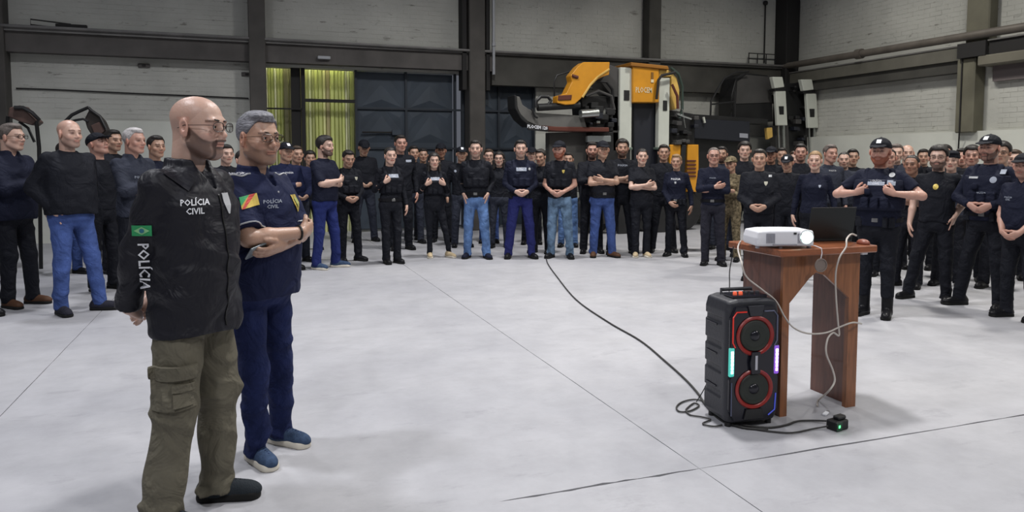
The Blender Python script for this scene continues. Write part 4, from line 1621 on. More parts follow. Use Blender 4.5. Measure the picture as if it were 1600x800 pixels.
def tint_of(V, sp, c, Mx, fine=False):
    L = (np.asarray(V) - c) @ Mx / HS ** 2
    x, y, z = L[:, 0], L[:, 1], L[:, 2]
    ax_ = np.abs(x)
    T = np.ones((len(V), 3), np.float32)
    near = (np.abs(z) < .2) & (ax_ < .12) & (np.abs(y) < .16)
    front = near & (y > .035)

    def blend(mask, colr, a=1.0):
        a = np.clip(mask, 0, 1)[:, None] * a
        T[:] = T * (1 - a) + np.array(colr)[None] * a

    def gauss(cx_, cz_, sx_, sz_):
        return np.exp(-(((ax_ - cx_) / sx_) ** 2 + ((z - cz_) / sz_) ** 2)) * front
    blend(gauss(.045, -.035, .018, .016), (1.06, .86, .84), .6)
    blend(gauss(0, -.03, .014, .014), (1.06, .84, .80), .6)
    blend((near & (ax_ > .074) & (z < .03) & (z > -.05)) * 1.0, (1.05, .82, .78), .7)
    hc = {'dark': (.10, .09, .10), 'brown': (.22, .16, .13), 'grey': (.38, .38, .42), 'white': (.7, .7, .7), 'blond': (.55, .45, .35), 'greybrown': (.3, .26, .24)}[sp.get('hc', 'dark')]
    brow = (ax_ > .014) & (ax_ < .052) & (np.abs(z - (.021 - (ax_ - .03) ** 2 * 6)) < (.0045 if fine else .006)) & front
    blend(brow * 1.0, hc, .75)
    if not fine:
        blend(gauss(.031, -.001, .014, .0085) * 1.6, (.13, .09, .09), .9)
    else:
        blend(gauss(.031, -.001, .020, .012), (.72, .56, .52), .6)
    blend(((ax_ < .024) & (np.abs(z + .065) < .0115) & front) * 1.0, (.84, .60, .58) if not sp.get('w') else (.80, .38, .38), .75)
    blend(((ax_ < .021) & (np.abs(z + .0648) < .0025) & front) * 1.0, (.35, .18, .17), .9)
    bd = sp.get('beard')
    if bd:
        bc = BEARD_COL['dark' if (sp.get('bc') == 'grey' and fine) else sp.get('bc', 'dark')]
        zb = np.interp(y, [-.01, .0, .03, .060, .075, .09, .12], [.012, .004, -.022, -.046, -.052, -.044, -.043])
        soft = .006
        mk_ = np.clip((zb - z) / soft, 0, 1) * np.clip((y + .006) / .006, 0, 1) * near * (z > -.145)
        ins = np.clip(1 - (ax_ - .070) / .006, 0, 1)
        mk_ = mk_ * np.where(z > -.06, ins, 1)
        mk_ = mk_ * (1 - ((ax_ < .021) & (np.abs(z + .065) < .0085) & front))
        mk_ = mk_ * (1 - ((ax_ < .016) & (z > -.048) & (y > .097)))
        if bd == 'goatee':
            core = np.clip((.036 - ax_) / .008, 0, 1) * (y > .03)
            side = mk_ * (1 - core)
            blend(side, (.10, .085, .085), .80)
            blend(mk_ * core, bc, .95)
            blend(mk_ * core * np.clip((-z - .078) / .01, 0, 1) * (ax_ < .020), (.50, .48, .48), .8)
        else:
            blend(mk_, bc, .42 if bd == 'stubble' else .9)
    sc = sp.get('scalp')
    if sc:
        h = np.interp(y, [-.1, -.04, 0, .03, .06, .1], [-.07, -.05, .0, .03, .07, .085])
        blend((near & (z > h)) * 1.0, sc, .35)
    return T


def skin_field(sp, step, hstep, zmin):
    A = arms(sp)
    xs_ = [a[i][0] for a in A for i in range(3)]
    ys_ = [a[i][1] for a in A for i in range(3)]
    x1 = max(max(xs_), .2) + .20
    x0 = min(min(xs_), -.2) - .20
    y1 = max(max(ys_) + .16, .19)
    y0 = min(min(ys_) - .16, -.17)
    if sp.get('tuck'):
        x0, x1, y0, y1 = x0 + .08, x1 - .08, y0 + .06, y1 - .06
    X_ = axis_((x0, -.11, step), (-.11, .11, hstep), (.11, x1, step))
    Y_ = axis_((y0, -.14, step), (-.14, .165, hstep), (.165, y1, step)) if y0 < -.145 else axis_((y0, .165, hstep), (.165, y1, step))
    Z_ = axis_((zmin, 1.45, step), (1.45, 1.80, hstep))
    return Field(X_, Y_, Z_), A


_BODY = {}


def body_mesh(sp, lod):
    key = (str(sp['pose']), sp.get('w', 0), sp.get('g', 0), sp.get('hy', 0), sp.get('hp', 0), sp.get('hr', 0), sp.get('beard'), sp.get('bc'), sp.get('hc', 'dark'),
           sp.get('long', 0), lod, str(sp.get('scalp')), sp.get('face', 0))
    if key in _BODY:
        return _BODY[key]
    fine = lod == 0
    step, hstep = {0: (.0048, .0032), 1: (.015, .0075), 2: (.022, .0100)}[lod]
    P = prof(sp)
    zmin = min(1.10, min(a[2][2] for a in arms(sp)) - .17)
    if lod == 0:
        step = .0055
    F, A = skin_field(sp, step, hstep, zmin)
    F.loft([q for q in P if q[0] > 1.1 or True], .02, off=-.028, zlo=1.16, zhi=1.42)
    for (S, E_, Wr, hd, td, curl, side) in A:
        w_ = .9 if sp.get('w') else 1.0
        F.cone((side * .05, -.012, 1.395), S, .045, .044, .03)
        F.cone(S, E_, .044 * w_, .040 * w_, .02)
        mid = E_ + (Wr - E_) * .35
        F.cone(E_, mid, .038 * w_, .040 * w_, .02)
        F.cone(mid, Wr, .040 * w_, .027 * w_, .015)
        fp, pn, tdn = finger_paths(Wr, hd, td, curl, side)
        rows = np.array([tdn, hd, pn])
        F.ell(Wr + hd * .050, (.041, .056, .0185), .018, rows)
        F.cone(Wr, Wr + hd * .03, .027 * w_, .027, .015, sq=(pn, .75))
        F.cone(Wr + hd * .02 + tdn * .02, Wr + hd * .055 + tdn * .026, .016, .012, .012)
        if fine:
            for pts, rr in fp:
                for q in range(len(pts) - 1):
                    F.cone(pts[q], pts[q + 1], rr[q], rr[q + 1], .006)
        else:
            for pts, rr in fp:
                F.cone(pts[0], pts[1], rr[0] * 1.25, rr[1] * 1.25, .008)
    c, Mx = add_head(F, sp, fine)
    V, Q = F.nets()
    T = tint_of(V, sp, c, Mx, fine)
    if not fine and lod == 1:
        mb = MB()
        for (S, E_, Wr, hd, td, curl, side) in A:
            if sp.get('hidehands'):
                continue
            for pts, rr in finger_paths(Wr, hd, td, curl, side)[0]:
                mb.tube(pts, [q * 1.15 for q in rr], 5)
        if mb.v:
            n = len(V)
            qs = [f for f in mb.f if len(f) == 4]
            V = np.concatenate([V, np.array(mb.v)])
            Q = np.concatenate([Q, np.array(qs) + n])
            T = np.concatenate([T, np.tile([[1.0, .92, .90]], (len(mb.v), 1))])
    me = np_mesh('body', V, Q, T)
    _BODY[key] = (me, c, Mx, A)
    return _BODY[key]


_HAIR = {}


def hair_mesh(sp, lod):
    st = sp['hair']
    key = (st, sp.get('w', 0), sp.get('hy', 0), sp.get('hp', 0), sp.get('hr', 0), lod)
    if key in _HAIR:
        return _HAIR[key]
    c, Mx = head_frame(sp)
    rows = Mx.T / HS ** 2
    P = lambda *p: loc2(c, Mx, p)
    hs = {0: .004, 1: .0085, 2: .011}[lod]
    long_ = st in ('long', 'pony')
    F = Field(axis_((-.14, .14, hs)), axis_((-.20, .17, hs)), axis_((1.34 if long_ else 1.48, 1.81, hs)))
    ws = .94 if sp.get('w') else 1.0
    th = {'buzz': .004, 'short': .010, 'thick': .020, 'long': .016, 'tied': .008, 'pony': .009}[st]
    ths = th * sp.get('side', 1.0)
    F.ell(P(0, -.014, .032 + th * .3), (.077 * ws + ths, .098 + th * .8, .077 + th), .0, rows)
    if st in ('short', 'thick'):
        F.ell(P(0.01, .03, .094), (.055, .055, .016 + th * .5), .02, rows)
    X = F.ax[0][:, None, None] - c[0]
    Y = F.ax[1][None, :, None] - c[1]
    Z = F.ax[2][None, None, :] - c[2]
    lx = X * rows[0][0] + Y * rows[0][1] + Z * rows[0][2]
    ly = X * rows[1][0] + Y * rows[1][1] + Z * rows[1][2]
    lz = X * rows[2][0] + Y * rows[2][1] + Z * rows[2][2]
    if lod == 0:
        F.F = (F.F + .0014 * np.sin(lx * 260 + 5 * np.sin(ly * 30)) + .0012 * np.sin(lx * 90 + lz * 60)).astype(np.float32)
    top = .066 if st != 'buzz' else .074
    h = np.interp(ly, [-.12, -.06, -.025, .0, .018, .045, .06, .11],
                  [-.075, -.062, -.045, -.005, .012, top - .012, top, top + .012])
    h = h + .010 * np.clip(1 - np.abs(np.abs(lx) - .045) / .02, 0, 1) * (ly > .04)
    F.F = np.maximum(F.F, (h - lz) * .7).astype(np.float32)
    if st == 'long':
        for sx in (-1, 1):
            F.cone(P(sx * .070, -.012, .05), P(sx * .082, -.015, -.06), .026, .030, .02)
            F.cone(P(sx * .082, -.015, -.06), P(sx * .085, .000, -.17), .030, .024, .02)
        F.cone(P(0, -.075, .03), P(0, -.085, -.17), .06, .055, .03)
    if st == 'tied':
        F.ell(P(0, -.125, .05), (.035, .03, .033), .01, rows)
    if st == 'pony':
        F.cone(P(0, -.11, .03), P(0, -.13, -.02), .022, .026, .01)
        F.cone(P(0, -.13, -.02), P(0.01, -.12, -.14), .026, .012, .01)
    V, Q = F.nets()
    _HAIR[key] = np_mesh('hair', V, Q)
    return _HAIR[key]


_CAP = {}


def cap_mesh(sp, lod):
    key = (sp.get('hy', 0), sp.get('hp', 0), sp.get('hr', 0), lod, sp.get('cap'))
    if key in _CAP:
        return _CAP[key]
    c, Mx = head_frame(sp)
    rows = Mx.T / HS ** 2
    P = lambda *p: loc2(c, Mx, p)
    hs = .0065 if lod < 2 else .010
    F = Field(axis_((-.14, .14, hs)), axis_((-.17, .24, hs)), axis_((1.58, 1.83, hs)))
    F.ell(P(0, -.012, .036), (.088, .108, .086 if sp['cap'] != 'beret' else .080), .0, rows)
    if sp['cap'] == 'beret':
        F.ell(P(.03, -.01, .085), (.115, .12, .035), .02, rows)
    X = F.ax[0][:, None, None] - c[0]
    Y = F.ax[1][None, :, None] - c[1]
    Z = F.ax[2][None, None, :] - c[2]
    ly = X * rows[1][0] + Y * rows[1][1] + Z * rows[1][2]
    lz = X * rows[2][0] + Y * rows[2][1] + Z * rows[2][2]
    F.F = np.maximum(F.F, (.036 + .12 * np.clip(ly, -.1, .1) - .012 - lz)).astype(np.float32)
    if sp['cap'] != 'beret':
        a = R(-10)
        tl = np.array(Matrix.Rotation(a, 3, 'X')).T
        F.ell(P(0, .105, .043), (.070, .075, .0075), .004, tl @ rows)
        F.ell(P(0, -.012, .123), (.008, .008, .005), .004, rows)
    V, Q = F.nets()
    _CAP[key] = np_mesh('cap', V, Q)
    return _CAP[key]


def glasses(sp, root, m, fine=False):
    c, Mx = head_frame(sp)
    P = lambda *p: Vector(loc2(c, Mx, p))
    mb = MB()
    r_ = .0016 if fine else .0026
    for sx in (-1, 1):
        pts = []
        for k in range(14 if fine else 8):
            t = 2 * math.pi * k / (14 if fine else 8)
            ct, st = math.cos(t), math.sin(t)
            q = .75
            px = sx * .033 + .026 * math.copysign(abs(ct) ** q, ct)
            pz = -.001 + .017 * math.copysign(abs(st) ** q, st)
            pts.append(P(px, .109 - .25 * max(0, abs(px) - .03), pz))
        mb.tube(pts, r_, 5, closed=True)
        mb.tube([P(sx * .059, .100, .004), P(sx * .074, .075, .004), P(sx * .0835, .0, .0), P(sx * .082, -.03, -.012)], r_, 4)
    mb.tube([P(-.008, .110, .003), P(0, .113, .005), P(.008, .110, .003)], r_, 4)
    g = mb.obj('glasses', m, root)
    if fine:
        for sx in (-1, 1):
            lm = MB()
            pts = []
            for k in range(14):
                t = 2 * math.pi * k / 14
                ct, st = math.cos(t), math.sin(t)
                px = sx * .033 + .025 * math.copysign(abs(ct) ** .75, ct)
                pz = -.001 + .016 * math.copysign(abs(st) ** .75, st)
                pts.append(P(px, .108 - .25 * max(0, abs(px) - .03), pz))
            n = P(0, 1, 0) - P(0, 0, 0)
            lm.prism(pts, n * .0012)
            lm.obj('lens', M_lens, g)
    return g


def wrinkle(amp, s=1.0, zf=None, seed=1):
    """creases: thin ridges in several slanting directions, each fading in and out over the cloth"""
    rr_ = random.Random(seed)
    W_ = []
    for i in range(7):
        el = rr_.choice((-1, 1)) * rr_.uniform(.25, .95)
        az = rr_.uniform(0, math.pi)
        k = rr_.uniform(20, 44) * s
        W_.append((math.cos(az) * math.cos(el) * k * .8, math.sin(az) * math.cos(el) * k * .8, math.sin(el) * k + 8, [rr_.uniform(0, 6.28) for _ in range(4)], rr_.uniform(5, 11) * s))

    def fn(X, Y, Z):
        d = 0
        for (kx, ky, kz, ph_, lf) in W_:
            gate = np.clip(np.sin(X * lf + ph_[0]) * .7 + np.sin(Y * lf * 1.2 + Z * lf * .9 + ph_[1]) * .9 - .15, 0, 1)
            r_ = 1 - np.abs(np.sin((X * kx + Y * ky + Z * kz) * .5 + ph_[2] + .7 * np.sin(Z * 12 + ph_[3])))
            d = d - (r_ ** 2.2 - .3) * gate
        a = amp if zf is None else amp * zf(Z)
        return d * a * 1.5
    return fn


_SHIRT = {}


def shirt_mesh(sp, lod):
    key = (str(sp['pose']), sp.get('w', 0), sp.get('g', 0), sp.get('sl', 'long'), sp.get('hem', .90), sp.get('puff', 0), lod, sp.get('collar'))
    if key in _SHIRT:
        return _SHIRT[key]
    A = arms(sp)
    P = prof(sp)
    puff = sp.get('puff', 0.0)
    hem = sp.get('hem', .90)
    st = {0: .0065, 1: .0155, 2: .022}[lod]
    xm = max(max(abs(a[i][0]) for a in A for i in range(3)), .22) + .10
    y1 = max(max(a[i][1] for a in A for i in range(3)) + .09, .20 + puff + sp.get('g', 0) * .1)
    y0 = min(min(a[i][1] for a in A for i in range(3)) - .09, -.17 - puff - sp.get('g', 0) * .06)
    zl = min(hem, min(a[2][2] for a in A) - .05 if sp.get('sl', 'long') == 'long' else hem) - .03
    F = Field(axis_((-xm, xm, st)), axis_((y0, y1, st)), axis_((zl, 1.56, st)))
    F.loft(P, .02, off=.006 + puff, zlo=hem)
    for (S, E_, Wr, hd, td, curl, side) in A:
        F.cone((side * .055, -.014, 1.412), S + np.array([-side * .01, 0, .002]), .040 + puff * .3, .052 + puff * .7, .03)
        sl = sp.get('sl', 'long')
        r1, r2, r3 = (.057, .052, .043) if not sp.get('w') else (.054, .046, .037)
        r1, r2, r3 = r1 + puff, r2 + puff, r3 + puff * .7
        if sl == 'long':
            F.cone(S, E_, r1, r2, .025)
            F.cone(E_, Wr + (Wr - E_) * .0, r2, r3, .02, cut=True)
        elif sl == 'roll':
            F.cone(S, E_, r1, r2, .025)
            F.cone(E_, E_ + (Wr - E_) * .35, r2, r2, .02, cut=True)
        else:
            F.cone(S, S + (E_ - S) * sp.get('slen', .68), r1, r2 + .012, .025, cut=True)
    col = sp.get('collar', 'crew')
    nb, nt = np.array([0, -.016, 1.432]), np.array([0, -.006, 1.474])
    if col == 'crew':
        F.cone(nb, nt, .078, .066, .02, cut=True)
    elif col == 'polo':
        F.cone(nb, nt + np.array([0, -.006, .014]), .084, .074, .012, cut=True)
    elif col == 'jacket':
        F.cone(nb + np.array([0, .0, .0]), nt + np.array([0, -.008, .022]), .098, .086, .02, cut=True)
    elif col == 'hood':
        F.cone(nb, nt, .09, .078, .02, cut=True)
        F.cone((-.08, -.07, 1.425), (.08, -.07, 1.425), .045, .045, .02)
    if col in ('polo', 'jacket'):
        # open front
        F.cone((0, .06, 1.51), (0, .105, 1.37), .045, .012, .008, sub=True)
    if lod < 2:
        F.warp(wrinkle(sp.get('wr', .0050 if lod else .0040), 1.0, None, 11 + len(_SHIRT)))
    if sp.get('foldfn') is not None:
        F.warp(sp['foldfn'])
    V, Q = F.nets()
    me = np_mesh('shirt', V, Q)
    _SHIRT[key] = me
    return me


_PANTS = {}


def feet_of(sp):
    return sp.get('feet', ((.125, .02, -12), (-.125, .0, 12)))      # right x,y,yaw; left x,y,yaw


def pants_mesh(sp, lod):
    key = (str(feet_of(sp)), sp.get('w', 0), sp.get('g', 0), sp.get('leg', 'straight'), lod, sp.get('hem', .9))
    if key in _PANTS:
        return _PANTS[key]
    P = prof(sp)
    st = {0: .0075, 1: .0165, 2: .024}[lod]
    ft = feet_of(sp)
    xm = max(.22 + sp.get('g', 0) * .05, max(abs(f[0]) for f in ft) + .11)
    y0 = min(-.17, min(f[1] for f in ft) - .10) - sp.get('g', 0) * .05
    y1 = max(.18, max(f[1] for f in ft) + .12) + sp.get('g', 0) * .1
    F = Field(axis_((-xm, xm, st)), axis_((y0, y1, st)), axis_((-.01, 1.08, st)))
    top = sp.get('waist', 1.0)
    F.loft([(.79, .13, .095, 0), (.85, P[1][1] - .004, P[1][2] - .002, 0), (.92, P[1][1] - .002, P[1][2], 0), (top, P[2][1] - .002, P[2][2] - .003, .004)], .02, p=2.3)
    leg = sp.get('leg', 'straight')
    rt, rk, ra = {'straight': (.094, .070, .062), 'slim': (.090, .060, .046), 'loose': (.100, .083, .080), 'boot': (.094, .068, .055)}[leg]
    if sp.get('w'):
        rt, rk = rt * .98, rk * .92
    rt += sp.get('g', 0) * .015
    for i, (fx, fy, yw) in enumerate(ft):
        side = 1 if i == 0 else -1
        hip = np.array([side * .086, 0, .86])
        ank = np.array([fx, fy - .01, .10])
        knee = hip * .48 + ank * .52 + np.array([side * .004, .022, .0])
        knee[2] = .49
        F.cone(hip, knee, rt, rk, .03)
        F.cone(knee, ank, rk, ra, .03)
        bot = .042 if leg != 'boot' else .20
        if leg != 'boot':
            F.cone(ank, ank + np.array([0, .0, -.06]), ra, ra * 1.04, .01)
    bz = .042 if leg != 'boot' else .19
    F.clip(lambda X, Y, Z: bz - Z + 0 * X * Y)
    if lod < 2:
        zf = lambda Z: .45 + 1.0 * np.exp(-((Z - .14) / .12) ** 2) + .8 * np.exp(-((Z - .50) / .12) ** 2) + .6 * np.exp(-((Z - .80) / .08) ** 2)
        F.warp(wrinkle(.0062 if lod else .0085, 1.0, zf, 3 + len(_PANTS)))
    zt_ = min(1.03, sp.get('hem', .90) + .045)
    F.clip(lambda X, Y, Z: Z - zt_ + 0 * X * Y)
    if sp.get('pantfn') is not None:
        sp['pantfn'](F)
    V, Q = F.nets()
    me = np_mesh('trousers', V, Q)
    _PANTS[key] = me
    return me


_SHOE = {}


def shoe_meshes(style, lod):
    key = (style, lod)
    if key in _SHOE:
        return _SHOE[key]
    st = {0: .005, 1: .011, 2: .018}[lod]
    F = Field(axis_((-.07, .07, st)), axis_((-.12, .21, st)), axis_((-.005, .30, st)))
    F.ell((0, .035, .040), (.043, .125, .048), .0)
    F.ell((.002, .125, .035), (.042, .058, .036), .02)
    F.ell((0, -.055, .045), (.036, .040, .048), .02)
    if style == 'boot':
        F.cone((0, -.02, .05), (0, -.012, .27), .050, .056, .03, cut=True)
    else:
        F.cone((0, -.015, .05), (0, -.02, .105), .042, .043, .03, cut=True)
    F.clip(lambda X, Y, Z: .022 - Z + 0 * X * Y)
    V, Q = F.nets()
    up_ = np_mesh('shoe', V, Q)
    F = Field(axis_((-.075, .075, st)), axis_((-.13, .22, st)), axis_((-.012, .06, st * .6)))
    F.cone((0, -.055, .014), (.002, .130, .014), .041, .048, .0)
    hh = .030 if style != 'sneaker' else .036
    F.clip(lambda X, Y, Z: np.maximum(-Z, Z - hh) + 0 * X * Y)
    V, Q = F.nets()
    so = np_mesh('sole', V, Q)
    _SHOE[key] = (up_, so)
    return _SHOE[key]


def shoe_at(root, i, f, style, lod, m, ms, name='shoe', toe_up=0):
    up_, so = shoe_meshes(style, lod)
    o = mk(name, up_, m, root)
    o.location = (f[0], f[1], 0)
    o.rotation_euler = (0, 0, R(f[2]))
    s = mk('sole', so, ms, o)
    return o


_VEST = {}


def vest(sp, root, shirt_me, m, txt=True, lod=1, m2=None):
    P = prof(sp)
    key = ('v', sp.get('w', 0), sp.get('g', 0), lod)
    if key not in _VEST:
        F = Field(axis_((-.24, .24, .014)), axis_((-.24, .26, .014)), axis_((1.0, 1.50, .014)))
        F.loft(P, .0, off=.028, zlo=1.06, zhi=1.35, p=2.8)
        for sx in (-1, 1):
            F.cone((sx * .10, .10, 1.335), (sx * .105, .02, 1.435), .034, .028, .02)
            F.cone((sx * .105, .02, 1.435), (sx * .10, -.09, 1.345), .028, .034, .02)
        y_ = P[3][2] + .035 + sp.get('g', 0) * .045
        for q in (-.09, 0, .09):
            F.bx((q, y_, 1.13), (.036, .024, .055), None, .008)
        F.bx((.06, y_ + .005, 1.24), (.03, .018, .03), None, .006)
        V, Q = F.nets()
        _VEST[key] = np_mesh('vest', V, Q)
    v = mk('vest', _VEST[key], m, root)
    bv = bvh_of(_VEST[key])
    if txt:
        vs, fs = pat_grid(.15, .052, 5, 2)
        pp = lay(bv, vs, fs, (0, .2, 1.325), (-1, 0, 0), (0, 0, 1), .004, 'patch', m2 or M_palegrey, v)
        lettering(bv, 'POLÍCIA\nCIVIL', .027, (0, .2, 1.329), (-1, 0, 0), (0, 0, 1), M_white, v, .008, bold=.01)
    return v, bv


def belt(sp, root, m=None, z=.965):
    P = prof(sp)
    a = np.interp(z, [q[0] for q in P], [q[1] for q in P]) + .012
    b = np.interp(z, [q[0] for q in P], [q[2] for q in P]) + .012
    mb = MB()
    pts = []
    for k in range(20):
        t = 2 * math.pi * k / 20
        ct, st = math.cos(t), math.sin(t)
        pts.append((a * math.copysign(abs(ct) ** .87, ct), b * math.copysign(abs(st) ** .87, st)))
    n = len(pts)
    vs = []
    for (x, y) in pts:
        l = math.hypot(x, y)
        for (o_, dz) in ((0, -.022), (.006, -.022), (.006, .022), (0, .022)):
            vs.append((x * (1 + o_ / l), y * (1 + o_ / l), z + dz))
    fs = []
    for i in range(n):
        j = (i + 1) % n
        for q in range(4):
            fs.append((i * 4 + q, j * 4 + q, j * 4 + (q + 1) % 4, i * 4 + (q + 1) % 4))
    mb.add(vs, fs)
    o = mb.obj('belt', m or CLOTH['blackleather'], root)
    bk = MB()
    bk.box((-.028, b + .004, z - .02), (.028, b + .013, z + .02), bev=.003)
    bk.obj('buckle', mat('dull_metal', (.25, .25, .25), .35, metal=.8), o)
    if sp.get('duty'):
        for (x0, s_) in ((.15, .03), (-.14, .028), (-.09, .022)):
            q = MB()
            y_ = b * math.sqrt(max(0, 1 - (x0 / a) ** 2)) if abs(x0) < a else 0
            q.box((x0 - s_, y_ - .005, z - .07), (x0 + s_, y_ + .035, z + .03), bev=.008)
            q.obj('pouch', CLOTH['black'], o)
    return o


def place_xyz(px, d_, py=None):
    """ground point under pixel column px, at forward distance d_ (or where the floor shows at py)"""
    if py is not None:
        return G(px, py)
    base = np.array([FW[0], FW[1], 0]) / math.cos(PITCH)
    lat = (px - CPX) / CF * (d_ * math.cos(PITCH) + .0)
    p = base * d_ + RT * lat
    return Vector((p[0], p[1], 0))


def height_for(P, top_px):
    """height whose top shows at the row top_px above ground point P"""
    v = Vector(P)
    fwd = np.array([v.x, v.y]) @ np.array([FW[0], FW[1]])
    lo, hi = 1.2, 2.2
    for _ in range(30):
        z = (lo + hi) / 2
        q = np.array([v.x, v.y, z - CH])
        y = CPY - CF * (q @ UP) / (q @ FW)
        if y > top_px:
            lo = z
        else:
            hi = z
    return (lo + hi) / 2


def person(sp, label, lod=1, group=None):
    px, top = sp['px'], sp['top']
    P = place_xyz(px, sp.get('d'), sp.get('py'))
    H = height_for(P, top)
    ref = 1.743 + (.022 if sp.get('cap') else (.010 if sp.get('hair') in ('thick', 'short', 'long') else .0)) - abs(math.sin(R(sp.get('hp', 0)))) * .02
    H = min(max(H, 1.52), 2.0)
    s = H / ref
    c = Vector((-P.x, -P.y, 0)).normalized()
    r_ = Vector((-c.y, c.x, 0))
    if r_.x * RT[0] + r_.y * RT[1] < 0:
        r_ = -r_
    h = R(sp.get('h', 0))
    f = c * math.cos(h) + r_ * math.sin(h)
    root = empty('person', label, 'person', P, math.atan2(f.y, f.x) - math.pi / 2, group)
    root.scale = (s, s, s)
    me, hc, hM, A = body_mesh(sp, lod)
    mk('body', me, SKIN[sp.get('skin', 'pale')], root)
    if sp.get('hair'):
        mk('hair', hair_mesh(sp, lod), HAIR[sp.get('hc', 'dark')], root)
    if sp.get('cap'):
        cp = mk('cap', cap_mesh(sp, lod), CLOTH[sp.get('capcol', 'black')], root)
        if sp.get('badge') or lod == 1:
            pp = lambda *p: Vector(loc2(hc, hM, p))
            n = (pp(0, 1, .15) - pp(0, 0, 0)).normalized()
            u = pp(0, 0, 1) - pp(0, 0, 0)
            vs, fs = pat_grid(.042, .036, 2, 2)
            if sp.get('badge', 1):
                lay(bvh_of(cp.data), vs, fs, pp(0, .10, .086), pp(-1, 0, 0) - pp(0, 0, 0), u, .003, 'badge', M_white if sp.get('badge') else M_palegrey, cp)
    if sp.get('glasses'):
        glasses(sp, root, M_blackmetal, fine=(lod == 0))
    sm = shirt_mesh(sp, lod)
    sh = mk(sp.get('shirtname', 'shirt'), sm, CLOTH[sp.get('top_col', 'black')], root)
    bv = None
    if sp.get('vest'):
        vv, bv = vest(sp, root, sm, CLOTH[sp.get('vestcol', 'black')], txt=sp.get('vest') != 'plain')
        host = vv
    else:
        host = sh
        if sp.get('marks') or lod == 0:
            bv = bvh_of(sm)
    for mk_ in sp.get('marks', ()):
        kind, x, z, wd, ht, m = mk_[:6]
        if kind == 'text':
            lettering(bv, mk_[6], ht, (x, .2, z), (-1, 0, 0), (0, 0, 1), m, host, .006, bold=.015, sx=wd)
        else:
            vs, fs = pat_grid(wd, ht, 3, 3, kind if kind in ('round', 'shield') else None)
            lay(bv, vs, fs, (x, .2, z), (-1, 0, 0), (0, 0, 1), .005, 'badge' if kind in ('round', 'shield') else 'patch', m, host)
    if sp.get('legs', 1):
        mk('trousers', pants_mesh(sp, lod), CLOTH[sp.get('pant', 'black')], root)
        st = sp.get('shoe', ('shoe', 'blackleather', 'sole_black'))
        for i, f_ in enumerate(feet_of(sp)):
            shoe_at(root, i, f_, st[0], lod, CLOTH[st[1]], CLOTH[st[2]])
    if sp.get('belt'):
        belt(sp, root)
    return root, A, sm, hc, hM


# ------------------------------------------------------------------ the two men standing by themselves
def cam_frame(P):
    c = Vector((-P.x, -P.y, 0)).normalized()
    r_ = Vector((-c.y, c.x, 0))
    if r_.x * RT[0] + r_.y * RT[1] < 0:
        r_ = -r_
    return c, r_


def local_feet(px, py, h, top, feet_px, ref=1.75):
    """feet_px: (heel px,py, toe px,py) on the floor for the right then the left foot"""
    P = G(px, py)
    s = height_for(P, top) / ref
    c, r_ = cam_frame(P)
    f = c * math.cos(R(h)) + r_ * math.sin(R(h))
    rz = math.atan2(f.y, f.x) - math.pi / 2
    Mi = Matrix.Rotation(-rz, 3, 'Z')
    out = []
    for (hx, hy_, tx, ty) in feet_px:
        a, b = Mi @ (G(hx, hy_) - P) / s, Mi @ (G(tx, ty) - P) / s
        d = (b - a).normalized()
        mid = a + d * .10
        out.append((mid.x, mid.y, math.degrees(math.atan2(-d.x, d.y))))
    return tuple(out)


def at_local(root, r_off, z, h, n_off=.2, sc=1.0):
    """local point lying r_off to the image's right of the body axis"""
    ch, sh = math.cos(R(h)), math.sin(R(h))
    rv = Vector((-ch, sh, 0))
    n = Vector((sh, ch, 0))
    return rv * r_off + n * n_off + Vector((0, 0, z)), rv, n


# bald man
H1 = 50


def jacket_folds(X, Y, Z):
    e = np.exp(-((Z - 1.02) / .17) ** 2)
    a = np.sin(Z * 62 - X * 26 + 1.2 * np.sin(Y * 22)) * .0042 * e
    b = np.sin(Z * 24 + Y * 30 + X * 16 + 2 * np.sin(Z * 9)) * .0042
    c = .006 * np.exp(-((Z - .80) / .03) ** 2)
    return a + b - c


def cargo(F):
    F.warp(lambda X, Y, Z: .0035 * np.sin(Z * 21 + 17 * Y + 9 * X) * np.exp(-((Z - .3) / .28) ** 2) + .004 * np.sin(Z * 70 + 3 * np.sin(Y * 30 + X * 21)) * np.exp(-((Z - .08) / .05) ** 2))


f1 = local_feet(314, 800, H1, 152, ((228, 822, 310, 836), (305, 782, 392, 776)))
S1 = dict(px=314, py=800, top=152, h=H1, hy=3, hfw=.012, hp=-3, skin='pale', beard='goatee', bc='grey', hc='brown', g=.22,
          pose=((((.115, -.235, .875), (1, -.7, .1), (-.9, -.2, -.45), (-.1, -.6, .8), .6)), (((.10, -.26, .90), (1, -.7, .1), (-.9, -.1, -.5), (.0, -.6, .8), .5))),
          top_col='nylon', shirtname='jacket', collar='jacket', puff=.012, hem=.792, foldfn=jacket_folds, pant='olive', leg='loose', pantfn=cargo, waist=.95,
          feet=f1, shoe=('sneaker', 'greymesh', 'sole_black'), scalp=(.62, .55, .53))
rt1, A1, sm1, hc1, hM1 = person(S1, 'bald bearded man in glasses, black lettered jacket and olive cargo trousers, arms behind back', lod=0)
jk = [c for c in rt1.children if c.name.startswith('jacket')][0]
bv1 = bvh_of(sm1)
glasses(S1, rt1, mat('brown_frame', (.03, .02, .018), .3), True)
M_flag = mat('flag_green', (.02, .30, .10), .7)
M_flagl = mat('flag_pale_green', (.25, .55, .25), .7)
M_flagb = mat('flag_blue', (.02, .15, .22), .7)
o_, rv, n_ = at_local(rt1, -.180, 1.215, H1, .16)
vs, fs = pat_grid(.072, .042, 6, 5)
fg = lay(bv1, vs, fs, o_, rv, (0, 0, 1), .004, 'flag_patch', M_flag, jk)
vs, fs = pat_grid(.028, .016, 5, 5, 'diamond')
